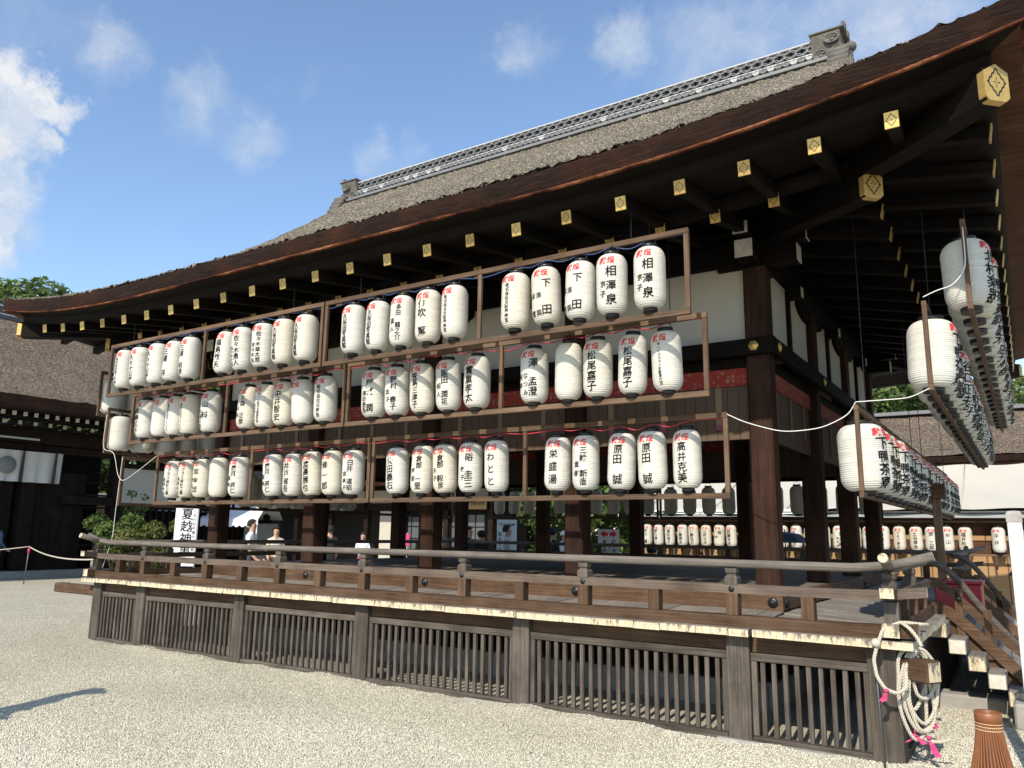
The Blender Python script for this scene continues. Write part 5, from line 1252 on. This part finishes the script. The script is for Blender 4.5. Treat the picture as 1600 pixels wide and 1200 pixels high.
# ------------------------------------------------------------------ foreground on the right
def foreground():
    t = thing('white_post', 'square white painted post standing right of the stairs', 'post', (.80, .02, 0))
    part(t, 'shaft', (0, 0, .86), (.088, .088, 1.72), None, .004, mats=[WHITE]); 
    b = MB(); b.lathe([(.068,1.72),(.068,1.775),(.05,1.795),(0,1.80)], 4, smooth=False); mpart(t, 'weathered_cap', b, plain('weathered_cap', (.32,.30,.27), .9, nz=(20,.4)), (0,0,0), (0,0,PI/4))
    b = MB(); b.box((.012,-.049,1.25), (.04,.008,.62)); mpart(t, 'paper_strip', b, plain('strip_paper', (.78,.77,.72), .8))
    t = thing('bronze_lantern', 'black bronze standing lantern behind the white post', 'lantern', (.93, 1.1, 0))
    b = MB(); b.lathe([(.2,0),(.2,.1),(.1,.16),(.07,.3),(.07,.85),(.12,.95),(.17,1.0),(.17,1.05),(.13,1.07),(.13,1.28),(.22,1.32),(.16,1.42),(.05,1.52),(.03,1.6),(0,1.63)], 20); mpart(t, 'bronze_body', b, IRON)
    t = thing('bamboo_basket_stand', 'tall flared stand of split brown bamboo beside the stairs', 'stand', (.545, -.25, 0))
    b = MB(); k = 34
    for i in range(k):
        a = 2*PI*i/k; pts = []
        for z, r in ((0,.155),(.12,.120),(.25,.092),(.36,.076),(.43,.070)): pts.append((r*math.cos(a+.35*(.43-z)), r*math.sin(a+.35*(.43-z)), z))
        bb = MB(); bb.tube(pts, [.0095,.008,.007,.0062,.006], 6); mpart(t, 'bamboo_strip', bb, plain('brown_bamboo', (.20,.072,.024), .45, nz=(8,.5)))
    b.lathe([(.145,0),(.085,.25),(.062,.44)], 22); mpart(t, 'inner_liner', b, plain('dark_bamboo', (.10,.035,.012), .6))
    for z in (.38, .40, .42):
        b = MB(); b.tube([(.079*math.cos(a)*(1+(.43-z)*.4), .079*math.sin(a)*(1+(.43-z)*.4), z) for a in np.linspace(0, 2*PI, 30)], .0035, 5); mpart(t, 'binding', b, plain('tan_binding', (.55,.36,.18), .7))
    b = MB(); b.lathe([(.074,.425),(.080,.43),(.082,.485),(.075,.49),(.066,.485),(.066,.43)], 24); mpart(t, 'rim', b, plain('brown_bamboo', (.20,.072,.024), .45))
foreground()
def umbrella():
    t = thing('black_umbrella', 'open black umbrella held behind the corner pillar', 'umbrella', tuple(np.array(ground_at(1226, 16.6))+np.array([0,0,.0])))
    b = MB(); k = 8; vs = [(0,0,1.95)]
    for r, z in ((.3,1.9),(.55,1.72)):
        for i in range(k): a = 2*PI*i/k; vs.append((r*math.cos(a), r*math.sin(a), z))
    b.add(vs, [(0, 1+i, 1+(i+1) % k) for i in range(k)]+[(1+i, 9+i, 9+(i+1) % k, 1+(i+1) % k) for i in range(k)]); mpart(t, 'canopy', b, plain('navy_cloth', (.018,.022,.035), .7), (0,0,-.25)); b = MB(); b.tube([(0,0,0),(0,0,1.75)], .012, 6); mpart(t, 'shaft', b, WIRE)
umbrella()

# ------------------------------------------------------------------ people
SKIN = plain('skin', (.48,.28,.19), .55)
def person(loc, yaw, label, h=1.7, top=(.75,.75,.75), legs=(.04,.045,.06), hair=(.012,.010,.009), arms=((.20,-.02,.80),(.20,-.20,.62)), hat=None, sit=False, longhair=False, sleeves=False, stride=.1):
    k = h/1.72; z0 = -.38 if sit else 0
    J = {'pel': (0,0,.95,.125), 'wai': (0,0,1.08,.120), 'che': (0,.005,1.30,.145), 'sh': (0,.01,1.42,.115), 'nek': (0,0,1.50,.055), 'hd1': (0,-.015,1.57,.080), 'hd2': (0,-.010,1.66,.088), 'hd3': (0,0,1.715,.055)}
    E = [('pel','wai','t'), ('wai','che','t'), ('che','sh','t'), ('sh','nek','s'), ('nek','hd1','s'), ('hd1','hd2','s'), ('hd2','hd3','s')]
    for i, s in enumerate((-1, 1)):
        el, ha = arms if not isinstance(arms[0][0], tuple) else arms[i]; sd = 'LR'[i]
        ex, ey, ez = el; hx_, hy_, hz = ha
        J['ua'+sd] = (s*.17,.01,1.40,.062); J['el'+sd] = (s*(ex+.03),ey,ez+.30,.045); J['wr'+sd] = (s*hx_,hy_,hz+.26,.032); J['ha'+sd] = (s*hx_*.96,hy_-.06,hz+.22,.036); J['fi'+sd] = (s*hx_*.9,hy_-.13,hz+.19,.018); J['th'+sd] = (s*(hx_*.9-.03),hy_-.08,hz+.25,.014)
        E += [('sh','ua'+sd,'t'), ('ua'+sd,'el'+sd,'t'), ('el'+sd,'wr'+sd,'t' if sleeves else 's'), ('wr'+sd,'ha'+sd,'s'), ('ha'+sd,'fi'+sd,'s'), ('ha'+sd,'th'+sd,'s')]
        st = stride*s
        if sit: J['hi'+sd] = (s*.09,0,.90,.10); J['kn'+sd] = (s*.12,-.42,.88,.065); J['an'+sd] = (s*.12,-.42,.46,.045); J['to'+sd] = (s*.13,-.60,.42,.038)
        else: J['hi'+sd] = (s*.09,0,.88,.098); J['kn'+sd] = (s*.10,-st*.6-.02,.50,.066); J['an'+sd] = (s*.10,-st+.03,.10,.045); J['to'+sd] = (s*.11,-st-.13,.04,.038)
        E += [('pel','hi'+sd,'l'), ('hi'+sd,'kn'+sd,'l'), ('kn'+sd,'an'+sd,'l'), ('an'+sd,'to'+sd,'l')]
    nm = list(J); me = bpy.data.meshes.new('body'); me.from_pydata([tuple(c*k for c in J[n][:3]) for n in nm], [(nm.index(a), nm.index(b)) for a, b, _ in E], [])
    o = bpy.data.objects.new('body', me); C.objects.link(o); md = o.modifiers.new('s', 'SKIN'); md.use_smooth_shade = True
    for i, n in enumerate(nm): sv = me.skin_vertices[0].data[i]; sv.radius = (J[n][3]*k*(1.25 if n in ('pel','wai','che','sh') else 1), J[n][3]*k*(.8 if n in ('pel','wai','che','sh') else 1)); sv.use_root = n == 'pel'
    o.modifiers.new('u', 'SUBSURF').levels = 2
    dg = bpy.context.evaluated_depsgraph_get(); dm = bpy.data.meshes.new_from_object(o.evaluated_get(dg)); bpy.data.objects.remove(o); dm.name = 'body'
    dm.materials.clear()
    def cm(c): return plain('cloth_%02x%02x%02x' % tuple(int(255*q) for q in c), c, .85, nz=(5,.12))
    for mt in (cm(top), cm(legs), SKIN): dm.materials.append(mt)
    seg = [(np.array(J[a][:3])*k, np.array(J[b][:3])*k, {'t':0,'l':1,'s':2}[q]) for a, b, q in E]
    for p in dm.polygons:
        c = np.array(p.center); best = (9, 0)
        for A, B, q in seg:
            d = B-A; u = min(1, max(0, (c-A)@d/(d@d))); ds = np.linalg.norm(c-A-d*u)
            if ds < best[0]: best = (ds, q)
        p.material_index = best[1]; p.use_smooth = True
    t = thing('person', label, 'person', (loc[0], loc[1], z0), (0,0,yaw))
    O('body', dm, t)
    hm = cm(hair); b = MB(); n = 10; hc = np.array((0,.012,1.665))*k; R_ = .112*k; prof = []
    vs = []; 
    for i in range(n+1):
        th = PI*.66*i/n
        for j in range(16):
            a = 2*PI*j/16; front = -math.sin(a); r = R_*math.sin(th); z = R_*1.08*math.cos(th)
            if front > .2 and th > PI*.36: z = R_*1.08*math.cos(PI*.36); r = R_*math.sin(PI*.36)*1.0
            drop = (.13*k if longhair and front < -.1 and i == n else 0)
            vs.append((hc[0]+.93*r*math.cos(a), hc[1]+1.05*r*math.sin(a), hc[2]+z-drop))
    b.add(vs, [(i*16+j, i*16+(j+1) % 16, i*16+16+(j+1) % 16, i*16+16+j) for i in range(n) for j in range(16)], 0, True); mpart(t, 'hair', b, hm)
    b = MB()
    for s in (-1, 1): b.lathe([(0,-.004),(.010,-.002),(.010,.004),(0,.006)], 8, 0, (s*.033*k, -.098*k, 1.645*k))
    b.box((0,-.092*k,1.575*k), (.042*k,.012,.010)); mpart(t, 'eyes_and_mouth', b, plain('face_dark', (.05,.025,.02), .6))
    b = MB(); b.add([(-.014*k,-.09*k,1.60*k),(.014*k,-.09*k,1.60*k),(0,-.125*k,1.605*k),(0,-.092*k,1.65*k)], [(0,1,2),(0,2,3),(1,3,2)]); mpart(t, 'nose', b, SKIN)
    if hat:
        b = MB(); b.lathe([(.121*k,1.655*k),(.120*k,1.70*k),(.095*k,1.765*k),(.0,1.795*k)], 18, 0, (0,.012,0)); b.prism([(-.09*k,-.09*k),(.09*k,-.09*k),(.07*k,-.21*k),(-.07*k,-.21*k)], 2, 1.66*k, 1.67*k); mpart(t, 'cap', b, cm(hat))
    return t
def people():
    def toward(px0, dist0, px1, dist1):
        a, b = np.array(ground_at(px0, dist0)), np.array(ground_at(px1, dist1)); d = b-a; return math.atan2(d[1], d[0])+PI/2
    g = ground_at
    person(g(394,18.5), toward(394,18.5,470,18.5), 'man in loose white shirt walking past the festival tent', 1.76, (.78,.78,.78), (.05,.05,.06))
    person(g(432,19.5), toward(432,19.5,470,18), 'woman in cream blouse with tied back hair', 1.62, (.70,.64,.52), (.12,.09,.07), longhair=True)
    person(g(516,20), toward(516,20,480,22), 'person in black clothes carrying a white bag', 1.66, (.015,.015,.018), (.02,.02,.022), sleeves=False)
    person(g(568,22), toward(568,22,600,15), 'office attendant in white robe holding a folded lilac cloth', 1.5, (.74,.74,.80), (.45,.05,.06), sleeves=True, arms=((.2,-.12,.8),(.10,-.28,.92)))
    person(g(733,19.5), toward(733,19.5,800,19), 'dark haired man in navy shirt looking along the court', 1.68, (.02,.025,.04), (.03,.03,.035))
    person(g(753,18.5), toward(753,18.5,780,22), 'person in black with black bucket hat', 1.58, (.015,.015,.016), (.02,.02,.02), hat=(.012,.012,.013))
    p = person(g(793,19), toward(793,19,840,19), 'man in pale grey tee shirt holding a light blue folder', 1.72, (.62,.60,.58), (.04,.05,.08), arms=((.2,-.06,.80),(.08,-.27,.86)))
    b = MB(); b.box((.10,-.36,1.08), (.30,.02,.24)); f = thing('folder', 'light blue folder held by the man in grey', 'folder', tuple(p.location), tuple(p.rotation_euler), me=b.mesh('folder', plain('folder_blue', (.62,.70,.82), .5)))
    person(g(864,19), toward(864,19,910,19.5), 'person with navy cap and dark clothes behind a pillar', 1.66, (.02,.022,.03), (.03,.03,.04), hat=(.015,.02,.045))
    person(g(882,21), toward(882,21,910,15), 'person in white sun hat and white top', 1.6, (.7,.7,.7), (.2,.2,.22), hat=(.72,.70,.66))
    person(g(1018,17.2), toward(1018,17.2,1010,30), 'seated man in grey shirt and dark cap with back turned', 1.70, (.16,.16,.17), (.05,.05,.06), hat=(.05,.055,.065), sit=True, arms=((.24,-.05,.80),(.30,-.22,.72)))
    bn = thing('bench', 'dark low bench under the seated man in a cap', 'bench', g(1018,17.2))
    part(bn, 'seat', (0, 0, .38), (1.3, .4, .05), 'gate_wood', .01, rot=(0,0,YAW*.5))
    for x in (-.5, .5): part(bn, 'leg', (x*math.cos(YAW*.5), x*math.sin(YAW*.5), .18), (.06, .34, .36), 'gate_wood', .005, rot=(0,0,YAW*.5))
    person(g(0,24.5), toward(0,24.5,40,25), 'person in blue denim jacket at the gate doors', 1.66, (.08,.12,.20), (.10,.13,.18), sleeves=True, longhair=True)
    person((-6.78,-3.95), 2.2, 'unseen visitor in sun hat added to cast a shadow on the court', 1.62, (.5,.5,.48), (.1,.1,.12), hat=(.6,.55,.45))  # added beyond the camera's view to cast the shadow on the lower-left gravel
    t = thing('pink_flag', 'small bright pink flag behind the second pillar', 'flag', g(636,20)); b = MB(); b.box((.03,0,1.38), (.11,.01,.30)); mpart(t, 'cloth', b, PINK); b = MB(); b.tube([(0,.02,0),(0,.02,1.55)], .01, 6); mpart(t, 'pole', b, WHITE)
people()
